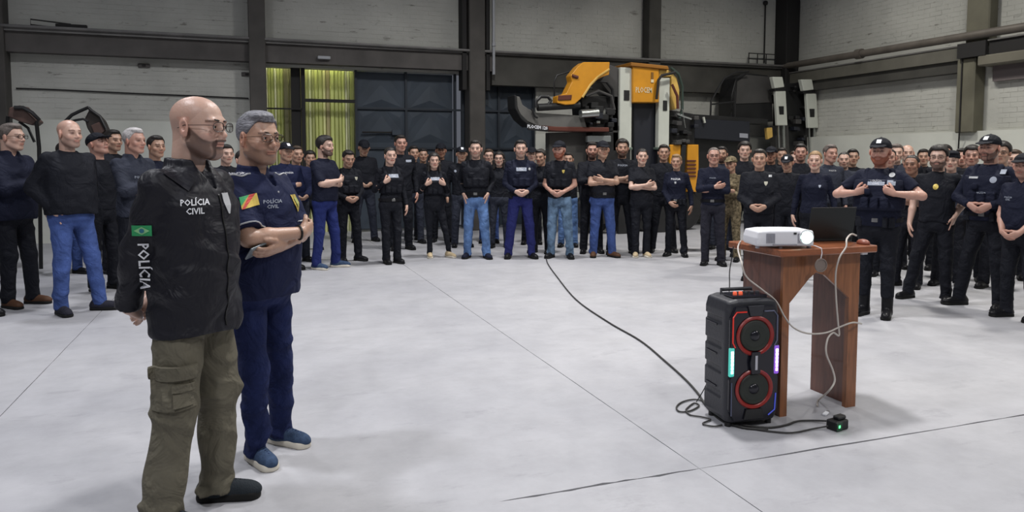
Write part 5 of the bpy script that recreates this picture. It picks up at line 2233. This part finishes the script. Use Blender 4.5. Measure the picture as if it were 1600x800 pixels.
lay(bv1, vs, fs, o_, rv, (0, 0, 1), .0062, 'flag_diamond', M_flagl, fg)
vs, fs = pat_grid(.018, .018, 4, 4, 'round')
lay(bv1, vs, fs, o_, rv, (0, 0, 1), .0085, 'flag_globe', M_flagb, fg)
o_, rv, n_ = at_local(rt1, -.180, 1.070, H1, .14)
lettering(bv1, 'POLÍCIA', .054, o_, (0, 0, -1), rv, M_white, jk, .005, bold=.022, sx=.95)
o_, rv, n_ = at_local(rt1, -.055, 1.425, H1, .12)
vs, fs = band_grid((-.042, .012), (.045, -.058), (.070, -.018), (-.028, .040), 8)
lay(bv1, vs, fs, o_, rv, (0, 0, 1), .010, 'collar_flap', CLOTH['nylon'], jk, False, rim_of(8, 8))
o_, rv, n_ = at_local(rt1, .012, 1.305, H1, .16)
lettering(bv1, 'POLÍCIA\nCIVIL', .034, o_, rv, (0, 0, 1), M_white, jk, .005, bold=.02, sx=.85)
o_, rv, n_ = at_local(rt1, .145, 1.31, 30, .16)
vs, fs = pat_grid(.05, .085, 4, 5, 'shield')
em_ = lay(bv1, vs, fs, o_, (-1, 0, 0), (0, 0, 1), .004, 'emblem', M_silver, jk)
# zip and collar stud line
zp = MB()
pts = []
for k in range(22):
    z = 1.40 - k * .028
    hit = bv1.ray_cast(Vector((0.0, .5, z)), Vector((0, -1, 0)), .6)[0]
    if hit is not None:
        pts.append(hit + Vector((0, .002, 0)))
zp.tube(pts, .0035, 4)
zp.obj('zip', M_blackmetal, jk)
st_ = MB().lathe([(.0, 0), (.008, .0), (.008, .004), (0, .005)], 10, tuple(Vector(A1[0][2]) * 0 + Vector((0, 0, 0))), (0, 0, 1))
# pocket flaps on the cargo trousers, right thigh
tr1 = [c for c in rt1.children if c.name.startswith('trousers')][0]
bvt = bvh_of(tr1.data)
o_, rv, n_ = at_local(rt1, -.085, .585, H1, .10)
vs, fs = pat_grid(.165, .150, 8, 7)
pk1 = lay(bvt, vs, fs, o_, rv, (0, 0, 1), .016, 'pocket', CLOTH['olive'], tr1, False, rim_of(8, 7))
o_, rv, n_ = at_local(rt1, -.085, .655, H1, .10)
vs, fs = pat_grid(.18, .052, 8, 3)
lay(bvt, vs, fs, o_, rv, Vector((0, 0, 1)) - rv * .06, .026, 'pocket_flap', CLOTH['olive'], tr1, False, rim_of(8, 3))
o_, rv, n_ = at_local(rt1, -.050, .565, H1, .10)
vs, fs = pat_grid(.075, .080, 5, 5)
lay(bvt, vs, fs, o_, rv, Vector((0, 0, 1)) + rv * .08, .028, 'small_pocket', CLOTH['olive'], tr1, False, rim_of(5, 5))
o_, rv, n_ = at_local(rt1, -.050, .598, H1, .10)
vs, fs = pat_grid(.082, .028, 5, 2)
lay(bvt, vs, fs, o_, rv, Vector((0, 0, 1)) + rv * .08, .034, 'pocket_flap', CLOTH['olive'], tr1, False, rim_of(5, 2))
# laces
for sh in [c for c in rt1.children if c.name.startswith('shoe')]:
    for k in range(4):
        y = .052 + k * .018
        MB().tube([(-.024, y, .080 - k * .004), (0, y + .004, .0895 - k * .003), (.024, y, .080 - k * .004)], .0028, 5).obj('lace', CLOTH['charcoal'], sh)

# eyes of both men
def eyes(root, c, Mx):
    for sx in (-1, 1):
        p = loc2(c, Mx, (sx * .031, .0795, -.0015))
        e = MB().lathe([(0.0001, -.0118)] + [(.0118 * math.cos(t), .0118 * math.sin(t)) for t in [R(-60), R(-30), 0, R(30), R(60)]] + [(.0001, .0118)], 14, tuple(p), tuple(Mx[:, 1])).obj('eye', M_eye, root, 'all')
        MB().lathe([(.0052, 0), (.0045, .0012), (.0001, .0016)], 12, tuple(p + Mx[:, 1] * .0112), tuple(Mx[:, 1])).obj('iris', M_iris, e)
        br = [Vector(loc2(c, Mx, (sx * (.014 + .0085 * k), .094 - .0009 * k * k - .001 * k, .018 + (.004, .006, .0068, .005, .001)[k]))) for k in range(5)]
        MB().tube(br, [.0028, .0036, .0034, .0028, .0015], 5).obj('eyebrow', HAIR['dark'] if root is rt1 else HAIR['brown'], root)
        up = [Vector(loc2(c, Mx, (sx * (.031 + .0115 * math.cos(t)), .0905 - abs(math.cos(t)) * .004, .0005 + .0058 * math.sin(t)))) for t in [R(a_) for a_ in (0, 35, 70, 110, 145, 180)]]
        MB().tube(up, [.0012, .0022, .0026, .0026, .0022, .0012], 5).obj('eyelid', SKIN['pale'] if False else mat('lid_skin', (.38, .22, .18), .5), root)


eyes(rt1, hc1, hM1)

# grey-haired man
H2 = 48
f2 = local_feet(410, 716, H2, 175, ((388, 712, 436, 742), (418, 688, 494, 702)), 1.762)
S2 = dict(px=410, py=716, top=175, h=H2, hy=-12, hp=-2, skin='tan', hair='short', side=.5, hc='grey', g=.55, face=.006, beard='stubble', bc='grey',
          pose=((((-.015, .235, 1.165), (1, .10, -.8), (-1, -.16, .12), (.1, .3, 1), .75)), (((-.075, .180, 1.105), (1, .1, -.7), (-1, -.12, -.25), (.0, .7, .7), .35))),
          top_col='navy', shirtname='polo_shirt', collar='polo', sl='short', slen=.86, puff=.012, hem=.845, pant='darkdenim', leg='straight', waist=.97, wr=.003,
          feet=f2, shoe=('sneaker', 'bluesuede', 'sole_white'))
rt2, A2, sm2, hc2, hM2 = person(S2, 'grey-haired man in glasses and navy polo shirt with arms crossed, dark jeans, blue sneakers', lod=0)
eyes(rt2, hc2, hM2)
glasses(S2, rt2, mat('brown_frame', (.03, .02, .018), .3), True)
po = [c for c in rt2.children if c.name.startswith('polo_shirt')][0]
bv2 = bvh_of(sm2)
nS, nE = A2[0][0], A2[0][1]
# flag on the right sleeve
o_, rv, n_ = at_local(rt2, -.030, 1.325, H2, .16)
up_f = Vector((0, 0, 1)) - rv * .22
rt_f = rv + Vector((0, 0, .22))
vs, fs = pat_grid(.080, .056, 6, 5)
fg2 = lay(bv2, vs, fs, o_, rt_f, up_f, .004, 'flag_patch', mat('flag_yellow', (.62, .45, .08), .7), po)
vs, fs = band_grid((-.040, .028), (-.040, .028), (-.040, -.012), (.005, .028))
lay(bv2, vs, [f[::-1] for f in fs], o_, rt_f, up_f, .0065, 'flag_band', M_flag, fg2)
vs, fs = band_grid((-.040, -.012), (-.040, -.028), (.040, .020), (.040, .028))
vs, fs = band_grid((-.040, -.028), (-.018, -.028), (.040, .014), (.040, .028)) if False else band_grid((-.040, -.028), (-.022, -.028), (.032, .028), (.004, .028))
vs, fs = band_grid((-.040, -.028), (-.026, -.028), (.034, .028), (.006, .028))
lay(bv2, vs, fs, o_, rt_f, up_f, .0062, 'flag_band', mat('flag_red', (.55, .05, .04), .7), fg2)
o_, rv, n_ = at_local(rt2, .075, 1.305, H2, .16)
lettering(bv2, 'POLÍCIA\nCIVIL', .024, o_ , rv, (0, 0, 1), M_palegrey, po, .005, bold=.008)
vs, fs = pat_grid(.060, .085, 5, 6, 'shield')
bd_ = lay(bv2, vs, fs, (-.115, .2, 1.30), (-1, 0, 0), (0, 0, 1), .006, 'shield_badge', M_gold, po)
vs, fs = pat_grid(.032, .045, 3, 3, 'shield')
lay(bv2, vs, fs, (-.115, .2, 1.305), (-1, 0, 0), (0, 0, 1), .010, 'badge_centre', mat('badge_green', (.35, .38, .12), .5), bd_)
# white piping along the shoulders and round the cuffs
for sx in (1, -1):
    pts = []
    for k in range(9):
        t = k / 8
        x, y = sx * (.085 + .125 * t), .045 - .03 * t
        hit = bv2.ray_cast(Vector((x, y, 1.7)), Vector((0, 0, -1)), .5)[0]
        if hit is not None:
            pts.append(hit + Vector((0, 0, .002)))
    MB().tube(pts, .0048, 5).obj('piping', M_silver, po)
    S_, E_ = Vector(A2[0 if sx > 0 else 1][0]), Vector(A2[0 if sx > 0 else 1][1])
    d_ = (E_ - S_).normalized()
    a_ = d_.orthogonal().normalized()
    b_2 = d_.cross(a_)
    cc = S_ + (E_ - S_) * .84
    pts = []
    for k in range(28):
        t = 2 * math.pi * k / 28
        v = a_ * math.cos(t) + b_2 * math.sin(t)
        hit = bv2.ray_cast(cc + v * .16, -v, .14)[0]
        if hit is not None and (hit - cc).length < .10:
            pts.append(hit + v * .001)
    if len(pts) > 6:
        MB().tube(pts, .004, 5, closed=len(pts) > 25).obj('cuff_piping', M_silver, po)
o_ = Vector((.045, .09, 1.475))
rl = (Vector((.20, .0, 1.44)) - o_)
lettering(bv2, 'POLÍCIA', .030, (.150, .035, 1.47), (-1, .1, 0), (0, -.75, 1), M_white, po, .004, bold=.012)
for z in (1.36, 1.40):
    hit = bv2.ray_cast(Vector((0, .5, z)), Vector((0, -1, 0)), .6)[0]
    if hit is not None:
        MB().lathe([(.0055, -.001), (.0055, .002), (.003, .003), (0, .003)], 10, tuple(hit), (0, 1, 0)).obj('button', M_silver, po)
# phone in the left hand, ring, watch
Wl, hdl, tdl = A2[1][2], A2[1][3], A2[1][4]
root_m = Matrix.Translation(rt2.location) @ Matrix.Rotation(rt2.rotation_euler[2], 4, 'Z') @ Matrix.Scale(rt2.scale[0], 4)
tdn = nrm(tdl - hdl * (tdl @ hdl))
pnl = np.cross(hdl, tdn)
pc_ = Vector(Wl + hdl * .10 + pnl * .030)
ph = empty('mobile_phone', 'grey mobile phone held under the crossed arms of the grey-haired man', 'phone', root_m @ pc_)
q = Matrix((Vector(hdl), Vector(tdn), Vector(pnl))).transposed().to_4x4()
ph.rotation_euler = (Matrix.Rotation(rt2.rotation_euler[2], 4, 'Z') @ q).to_euler()
MB().box((-.08, -.040, -.005), (.075, .040, .005), bev=.004).obj('case', mat('phone_grey', (.22, .25, .27), .35, metal=.4), ph)
MB().box((.045, -.030, .0048), (.070, -.008, .0075), bev=.002).obj('camera_block', M_blackmetal, ph)
E_r, W_r = Vector(A2[0][1]), Vector(A2[0][2])
d_ = (W_r - E_r).normalized()
wt = MB()
a_ = d_.orthogonal().normalized()
b_2 = d_.cross(a_)
pts = [W_r - d_ * .012 + (a_ * math.cos(t) + b_2 * math.sin(t)) * .033 for t in [2 * math.pi * k / 16 for k in range(16)]]
wt.tube(pts, .006, 6, closed=True)
wt.obj('wristband', M_blackmetal, rt2)
for sh in [c for c in rt2.children if c.name.startswith('shoe')]:
    for k in range(5):
        y = .052 + k * .017
        MB().tube([(-.024, y, .080 - k * .004), (0, y + .005, .0895 - k * .003), (.024, y, .080 - k * .004)], .0026, 5).obj('lace', CLOTH['darkdenim'], sh)


# ------------------------------------------------------------------ the crowd
SNK = ('sneaker', 'bluesuede', 'sole_white')
BEI = ('sneaker', 'beige', 'sole_white')
BRN = ('shoe', 'brown', 'sole_black')
BOOT = ('boot', 'blackleather', 'sole_black')
WIDE = ((.17, .02, -14), (-.17, .0, 14))
NARROW = ((.09, .02, -8), (-.09, .0, 10))
M_star = mat('small_star_badge', (.45, .44, .36), .4)
TX = lambda t, x=0, z=1.30, s=.028, m=M_palegrey, w_=1.0: ('text', x, z, w_, s, m, t)
BADGE = ('shield', -.09, 1.30, .045, .055, M_star)
PATCH = ('rect', .09, 1.31, .07, .022, M_palegrey)
CROWD = [
    # first group, beside and behind the two men
    (dict(px=27, py=478, top=193, h=42, hy=8, pose='fold', hair='short', hc='greybrown', glasses=1, skin='pale', top_col='ink', collar='jacket', puff=.014, hem=.84, g=.4, pant='black', shoe=BRN, feet=((.10, .02, -10), (-.14, .05, 12))),
     'man in glasses with grey-brown hair, dark sweater, arms crossed, brown shoes, edge of the hall'),
    (dict(px=117, py=487, top=188, h=28, hy=6, pose='pocket', scalp=(.6, .5, .48), beard='stubble', hc='brown', skin='pale', top_col='black', collar='hood', puff=.018, hem=.90, g=.45, pant='denim', feet=((.14, .05, -8), (-.17, .12, 40)), shoe=('shoe', 'charcoal', 'sole_black')),
     'bald man in black zipped jacket and blue jeans with both hands in his pockets'),
    (dict(px=155, d=8.3, top=207, h=35, hp=18, hy=10, pose='down', cap='cap', badge=0, skin='ruddy', top_col='black', pant='black', hidehands=1), 'man with a black cap tilted far back behind the bald man in jeans'),
    (dict(px=176, d=9.6, top=203, h=35, pose='down', hair='short', skin='tan', top_col='black', pant='black'), 'dark-haired man peeping out behind the black tilted cap'),
    (dict(px=208, d=7.7, top=200, h=38, hy=5, pose='fold', hair='short', hc='white', skin='ruddy', top_col='slate', collar='jacket', puff=.012, hem=.86, pant='black', marks=[TX('POLÍCIA', .03, 1.26, .034)], feet=WIDE), 'white-haired man in a slate jacket with pale lettering, arms crossed'),
    (dict(px=243, d=8.8, top=212, h=30, pose='down', hair='short', skin='tan', top_col='ink', pant='black'), 'short dark-haired man between the white-haired man and the bald bearded man'),
    (dict(px=100, d=9.4, top=222, h=30, pose='down', hair='short', skin='tan', top_col='ink', pant='denim'), 'man in blue jeans mostly hidden behind the bald man in black jacket'),
    (dict(px=-56, py=494, top=200, h=60, pose='down', hair='short', skin='tan', top_col='black', pant='black', feet=((.03, .20, -5), (-.12, .02, 10))), 'man mostly out of view whose black shoe points in past brown shoes'),
    (dict(px=353, d=9.6, top=226, h=20, pose='down', hair='short', skin='pale', top_col='black', pant='black', marks=[('shield', -.05, 1.32, .06, .07, M_gold)]), 'dark-haired person with yellow chest badge seen between the two standing men'),
    (dict(px=378, d=8.8, top=236, h=25, pose='down', hair='tied', w=1, skin='pale', top_col='black', pant='black'), 'person in black directly hidden behind the grey-haired man'),
    (dict(px=446, d=9.8, top=221, h=25, pose='fold', cap='cap', badge=1, skin='tan', top_col='navy', pant='black', marks=[TX('POLÍCIA', 0, 1.34, .03, M_white)]), 'man in black cap with white badge beside the grey-haired man, navy jacket'),
    (dict(px=463, d=10.6, top=228, h=20, pose='clasp', hair='short', hc='brown', skin='tan', top_col='navy', pant='slate'), 'brown-haired man between badge cap and bearded man in royal blue trousers'),
    (dict(px=484, d=12.0, top=236, h=10, pose='down', hair='thick', skin='tan', top_col='black', pant='black'), 'dark-haired person half hidden behind the bearded man in royal blue trousers'),
    # middle of the row
    (dict(px=509, py=419, top=213, h=48, hy=6, pose='fold', hair='thick', beard='full', skin='pale', top_col='ink', sl='short', slen=.95, collar='crew', g=.3, pant='royal', feet=((.14, -.02, 0), (-.16, .06, 30)), shoe=SNK),
     'bearded man in profile with arms crossed, dark vest and royal blue trousers'),
    (dict(px=545, py=408, top=234, h=20, hp=-14, pose='clasp', hair='short', skin='tan', top_col='black', vest='plain', pant='black', belt=1, duty=1, feet=((.10, 0, -5), (-.15, .04, 30)), marks=[BADGE]),
     'young officer in black looking down with hands clasped, beside royal blue trousers'),
    (dict(px=568, d=13.2, top=217, h=10, hp=-16, pose='clasp', cap='cap', badge=0, skin='tan', top_col='black', pant='slate', g=.3, feet=WIDE), 'stocky man in black cap looking down, behind the young officer'),
    (dict(px=611, py=411, top=231, h=22, hy=-5, pose=('strap', 'down'), hair='tied', hc='dark', w=1, skin='pale', top_col='black', vest=1, pant='black', belt=1, feet=((.08, .02, -6), (-.09, .04, 8)), shoe=BOOT),
     'woman with tied-back dark hair, tilted face and one hand on her lettered vest'),
    (dict(px=627, py=390, top=211, h=15, pose='down', hair='short', skin='ruddy', top_col='black', pant='black', marks=[('rect', -.11, 1.36, .10, .035, M_palegrey)]), 'tall dark-haired man standing behind the woman with tied-back hair'),
    (dict(px=646, d=12.9, top=228, h=15, pose='down', hair='short', skin='tan', top_col='black', pant='slate'), 'man half hidden between the tall man and the long-haired woman'),
    (dict(px=679, py=402, top=239, h=8, hy=0, pose='strap', hair='long', hc='dark', w=1, skin='pale', top_col='black', vest=1, pant='black', leg='slim', feet=((.08, .0, -4), (-.24, .05, 28)), shoe=BEI),
     'long-haired woman in lettered black vest, both hands on her straps, beige sneakers'),
    (dict(px=689, d=13.2, top=223, h=0, pose='down', cap='cap', badge=0, skin='brown', top_col='black', pant='black'), 'man in plain black cap behind the long-haired woman in beige sneakers'),
    (dict(px=661, d=13.6, top=232, h=5, pose='down', hair='short', skin='tan', top_col='black', pant='black'), 'small far face just left of the long-haired woman'),
    (dict(px=721, d=12.4, top=228, h=8, pose='down', cap='cap', badge=1, skin='tan', top_col='black', pant='slate', marks=[('round', .12, 1.33, .04, .045, M_palegrey)]), 'man in black cap with white badge beside the light blue jeans'),
    (dict(px=744, py=403, top=219, h=-4, pose='pocket', hair='short', beard='stubble', skin='pale', top_col='black', sl='long', vest='plain', pant='lightdenim', belt=1, feet=((.13, .0, -14), (-.16, .05, 24)), shoe=('shoe', 'ink', 'sole_black')),
     'dark-haired man in black vest and light blue jeans, hands in pockets'),
    (dict(px=764, d=13.0, top=233, h=0, pose='down', hair='short', hc='brown', glasses=1, skin='pale', top_col='black', pant='denim'), 'man in glasses behind the shoulder of the light blue jeans man'),
    (dict(px=780, d=12.3, top=237, h=-5, pose='down', hair='long', w=1, skin='pale', glasses=1, top_col='black', pant='slate', leg='slim'), 'long-haired woman in slate trousers between light blue and navy trousers'),
    (dict(px=813, py=403, top=219, h=6, pose='clasp', hair='short', beard='stubble', skin='pale', top_col='ink', sl='long', vest=1, vestcol='ink', pant='bluenavy', belt=1, duty=1, feet=((.18, .0, -12), (-.17, .03, 18)), marks=[('round', -.12, 1.33, .035, .04, M_silver)]),
     'man with hands clasped at his belt, navy vest and navy blue trousers'),
    (dict(px=831, d=12.8, top=229, h=0, pose='down', cap='cap', badge=0, skin='pale', top_col='black', pant='black'), 'capped man peeping out right behind the navy blue trousers man'),
    (dict(px=846, d=11.6, top=233, h=-22, hp=-5, pose=('down', 'fold'), hair='short', skin='tan', w=1, top_col='black', pant='black'), 'short dark-haired woman turned sideways before the grey panel'),
    (dict(px=874, py=403, top=219, h=-10, hy=-8, pose='clasp', cap='cap', badge=0, beard='full', bc='red', skin='ruddy', top_col='black', sl='short', vest='plain', pant='fadeddenim', belt=1, feet=((.13, .0, -14), (-.16, .0, 20)), marks=[('shield', -.08, 1.30, .04, .05, M_gold)]),
     'red-bearded man in black cap, short sleeves and faded blue jeans'),
    (dict(px=888, d=12.4, top=238, h=0, pose='down', hair='short', skin='tan', top_col='black', pant='lightdenim'), 'person in light jeans standing directly behind the red-bearded man'),
    (dict(px=925, d=11.6, top=222, h=6, pose='fold', hair='short', beard='full', skin='ruddy', top_col='black', pant='black'), 'bearded man half hidden behind the capped man with brown boots'),
    (dict(px=940, py=401, top=219, h=14, pose='fold2', cap='cap', badge=0, skin='tan', top_col='black', sl='short', collar='polo', g=.3, pant='denim', belt=1, feet=((.13, .0, -14), (-.15, .05, 26)), shoe=('boot', 'brown', 'sole_black')),
     'man in black cap and short sleeves, arms crossed, blue jeans and brown boots'),
    (dict(px=972, d=11.5, top=218, h=6, pose='fold', hair='thick', beard='full', skin='tan', top_col='black', sl='short', pant='black', marks=[TX('POLÍCIA', 0, 1.36, .040)], feet=WIDE), 'dark bearded man with white lettering on his shirt before the pale machine post'),
    (dict(px=1001, py=401, top=233, h=10, pose='fold', hair='tied', w=1, skin='pale', top_col='black', sl='short', pant='black', g=.2, leg='straight', feet=NARROW, shoe=BEI),
     'woman with tied hair, arms crossed, black clothes and beige shoes'),
    (dict(px=1037, d=11.7, top=226, h=4, pose='down', hair='short', skin='tan', top_col='black', pant='black', feet=WIDE), 'dark-haired man behind the two women below the orange hopper'),
    (dict(px=1055, py=400, top=241, h=-6, pose=('clasplow', 'down'), hair='short', hc='blond', w=1, skin='tan', top_col='ink', hem=.93, pant='black', belt=1, duty=1, g=.15, feet=((.12, 0, -14), (-.15, .02, 18)), marks=[TX('POLÍCIA', 0, 1.33, .042, M_white), ('rect', 0, 1.27, .03, .035, M_silver)]),
     'blond person in dark sweater with bold white chest lettering, holding a phone'),
    (dict(px=1112, py=414, top=231, h=-4, hy=8, pose='fold', hair='buzz', hc='greybrown', glasses=1, skin='ruddy', top_col='ink', pant='charcoal', belt=1, w=0, feet=((.10, 0, -6), (-.13, .0, 24)), marks=[TX('POLÍCIA', .0, 1.30, .024)]),
     'short-haired man in glasses and long dark sleeves, arms crossed, charcoal trousers'),
    (dict(px=1128, d=12.1, top=229, h=-4, pose='down', hair='short', beard='full', skin='tan', top_col='slate', pant='slate', g=.3), 'bearded man over the shoulder of the charcoal trousers man'),
    (dict(px=1143, d=10.7, top=243, h=-20, pose='fold', cap='cap', capcol='camo', badge=0, skin='tan', top_col='camo', pant='camo', w=1), 'short person in mottled camouflage jacket and cap'),
    (dict(px=1163, d=11.2, top=222, h=5, pose='down', hair='thick', skin='pale', top_col='black', pant='black'), 'young thick-haired man under the small machine label'),
    (dict(px=1187, d=9.0, top=233, h=-2, pose='clasp', hair='short', skin='tan', top_col='black', pant='black', g=.3, puff=.008, marks=[BADGE, ('rect', -.14, 1.40, .04, .03, M_silver)]),
     'dark-haired man with clasped hands and badge standing behind the projector'),
    (dict(px=1205, d=11.4, top=228, h=-5, pose='down', cap='cap', badge=0, skin='brown', top_col='black', pant='black'), 'man in dark cap half hidden below the first pale mast'),
    (dict(px=1231, d=10.4, top=240, h=-10, hp=-12, pose='down', cap='cap', badge=1, skin='tan', top_col='black', pant='black'), 'lowered black cap with white badge between the two pale masts'),
    (dict(px=1251, d=10.9, top=225, h=0, pose='down', hair='short', beard='stubble', skin='ruddy', top_col='black', pant='black'), 'ruddy man with short hair under the second pale mast'),
    (dict(px=1274, d=9.0, top=237, h=-6, pose='down', hair='tied', hc='blond', w=1, skin='pale', top_col='ink', collar='crew', pant='black', g=.2, marks=[('shield', -.08, 1.28, .03, .04, M_palegrey)]),
     'fair woman with tied hair and dark sweater standing behind the laptop'),
    (dict(px=1296, d=10.2, top=226, h=30, pose='down', hair='short', hc='greybrown', skin='ruddy', top_col='slate', pant='black', marks=[TX('POLÍCIA', 0, 1.38, .03, M_silver)]), 'grey-brown haired man turned sideways behind the fair woman'),
    (dict(px=1319, d=10.6, top=238, h=0, pose='down', hair='buzz', beard='stubble', skin='pale', top_col='slate', pant='black'), 'man with cropped hair just beside the big capped officer in lettered vest'),
    (dict(px=1332, d=11.2, top=233, h=10, pose='down', hair='short', skin='tan', top_col='black', pant='black'), 'dark-haired man squeezed behind the capped officer, nearer the masts'),
    # right-hand group
    (dict(px=1368, py=494, top=214, h=-12, hy=0, pose='strapwide', cap='cap', badge=1, beard='full', bc='red', skin='ruddy', top_col='ink', sl='short', vest=1, vestcol='ink', g=.55, pant='black', leg='boot', shoe=BOOT, belt=1, duty=1, feet=((.12, -.02, -14), (-.10, .0, 8)),
          marks=[('round', -.12, 1.40, .05, .045, M_silver), ('rect', -.13, 1.325, .07, .05, M_palegrey)]),
     'big officer in black cap and lettered vest gripping his straps beside the lectern'),
    (dict(px=1389, d=9.3, top=233, h=0, pose='down', hair='buzz', skin='ruddy', top_col='black', pant='black'), 'first head beside the big capped officer, cropped hair'),
    (dict(px=1400, d=10.0, top=225, h=5, pose='down', hair='short', hc='greybrown', skin='pale', top_col='slate', pant='black'), 'tall grey-brown haired man second behind the big capped officer'),
    (dict(px=1417, d=10.8, top=227, h=8, pose='down', scalp=(.6, .5, .45), skin='pale', top_col='black', pant='black'), 'bald head above the dark-skinned officer with crossed arms'),
    (dict(px=1426, d=8.5, top=243, h=-16, pose='fold', hair='buzz', skin='brown', top_col='black', sl='short', pant='black', feet=((.16, 0, -40), (-.12, .02, 10)), marks=[('rect', .02, 1.33, .03, .04, M_silver)]),
     'dark-skinned officer with cropped hair and crossed arms behind the big capped officer'),
    (dict(px=1443, d=11.4, top=233, h=0, pose='down', hair='short', skin='tan', top_col='black', pant='black'), 'narrow face beside the gold-badge man, dark hair'),
    (dict(px=1458, py=470, top=228, h=-8, pose=('down', 'pocket'), hair='thick', beard='full', glasses=1, skin='pale', top_col='black', sl='short', pant='black', g=.2, feet=((.26, -.02, -30), (-.12, .0, 8)), marks=[('round', .0, 1.30, .055, .065, M_gold)]),
     'bearded man in glasses with a round gold badge hanging on his chest'),
    (dict(px=1476, d=9.8, top=226, h=0, pose='down', hair='short', skin='ruddy', top_col='black', pant='black'), 'dark-haired head right above the one in the beret'),
    (dict(px=1487, d=8.6, top=234, h=-6, pose='down', cap='beret', badge=0, skin='pale', top_col='slate', pant='black', w=1), 'round-faced person in a dark beret beside the moustached officer'),
    (dict(px=1519, d=8.95, top=228, h=-4, pose='down', hair='thick', skin='ruddy', top_col='black', pant='black'), 'dark-haired person half hidden behind the moustached officer, beret side'),
    (dict(px=1537, py=482, top=209, h=-20, hy=-4, pose='belly', cap='cap', badge=1, beard='goatee', skin='ruddy', top_col='ink', vest='plain', vestcol='ink', pant='black', g=.3, belt=1, duty=1, feet=((.24, -.02, -35), (-.13, .0, 8)),
          marks=[('rect', .09, 1.33, .085, .020, M_silver), ('round', -.09, 1.31, .06, .065, M_palegrey), TX('POLÍCIA', 0, 1.18, .022), ('rect', -.15, 1.39, .05, .045, M_palegrey)]),
     'tall moustached officer in black cap with white chest strip and emblem'),
    (dict(px=1565, d=8.4, top=222, h=-8, pose='down', hair='thick', glasses=1, skin='tan', top_col='ink', pant='black'), 'man in glasses behind the shoulder of the moustached officer'),
    (dict(px=1590, py=498, top=238, h=-30, hy=10, pose='clasplow', cap='cap', badge=0, beard='stubble', skin='ruddy', top_col='ink', sl='short', collar='polo', pant='black', g=.35, feet=((.13, .0, -20), (-.14, .0, 10)), marks=[TX('POLÍCIA\nCIVIL', .07, 1.28, .024)]),
     'officer in plain black cap and short sleeves, hands joined, at the end of the row'),
    (dict(px=1586, d=9.1, top=234, h=-5, pose='down', hair='short', hc='brown', skin='pale', top_col='black', pant='black'), 'brown-haired far head above the officer at the end of the row'),
    (dict(px=1552, d=10.3, top=222, h=0, pose='down', hair='short', skin='pale', top_col='black', pant='black'), 'far head between the moustached officer and the man in glasses'),
    (dict(px=1503, d=10.2, top=232, h=0, pose='down', hair='short', skin='ruddy', top_col='black', pant='black'), 'far ruddy head between the beret and the moustached officer'),
    (dict(px=1222, d=12.2, top=231, h=0, pose='down', hair='short', skin='tan', top_col='black', pant='black'), 'far dark-haired head before the first pale mast'),
    (dict(px=1242, d=11.6, top=236, h=0, pose='down', hair='short', hc='brown', skin='pale', top_col='black', pant='black'), 'far brown-haired head beside the ruddy man'),
]
for sp, lab in CROWD:
    near = sp.get('py') is not None or sp.get('d', 99) < 9.2
    person(sp, lab, lod=1 if near else 2)
ph2 = empty('mobile_phone', 'small pale phone held low by the blond person with white chest lettering', 'phone', WY(1045, 331, 10.35))
MB().box((-.035, -.005, -.03), (.035, .005, .03), bev=.003).obj('case', M_palegrey, ph2)
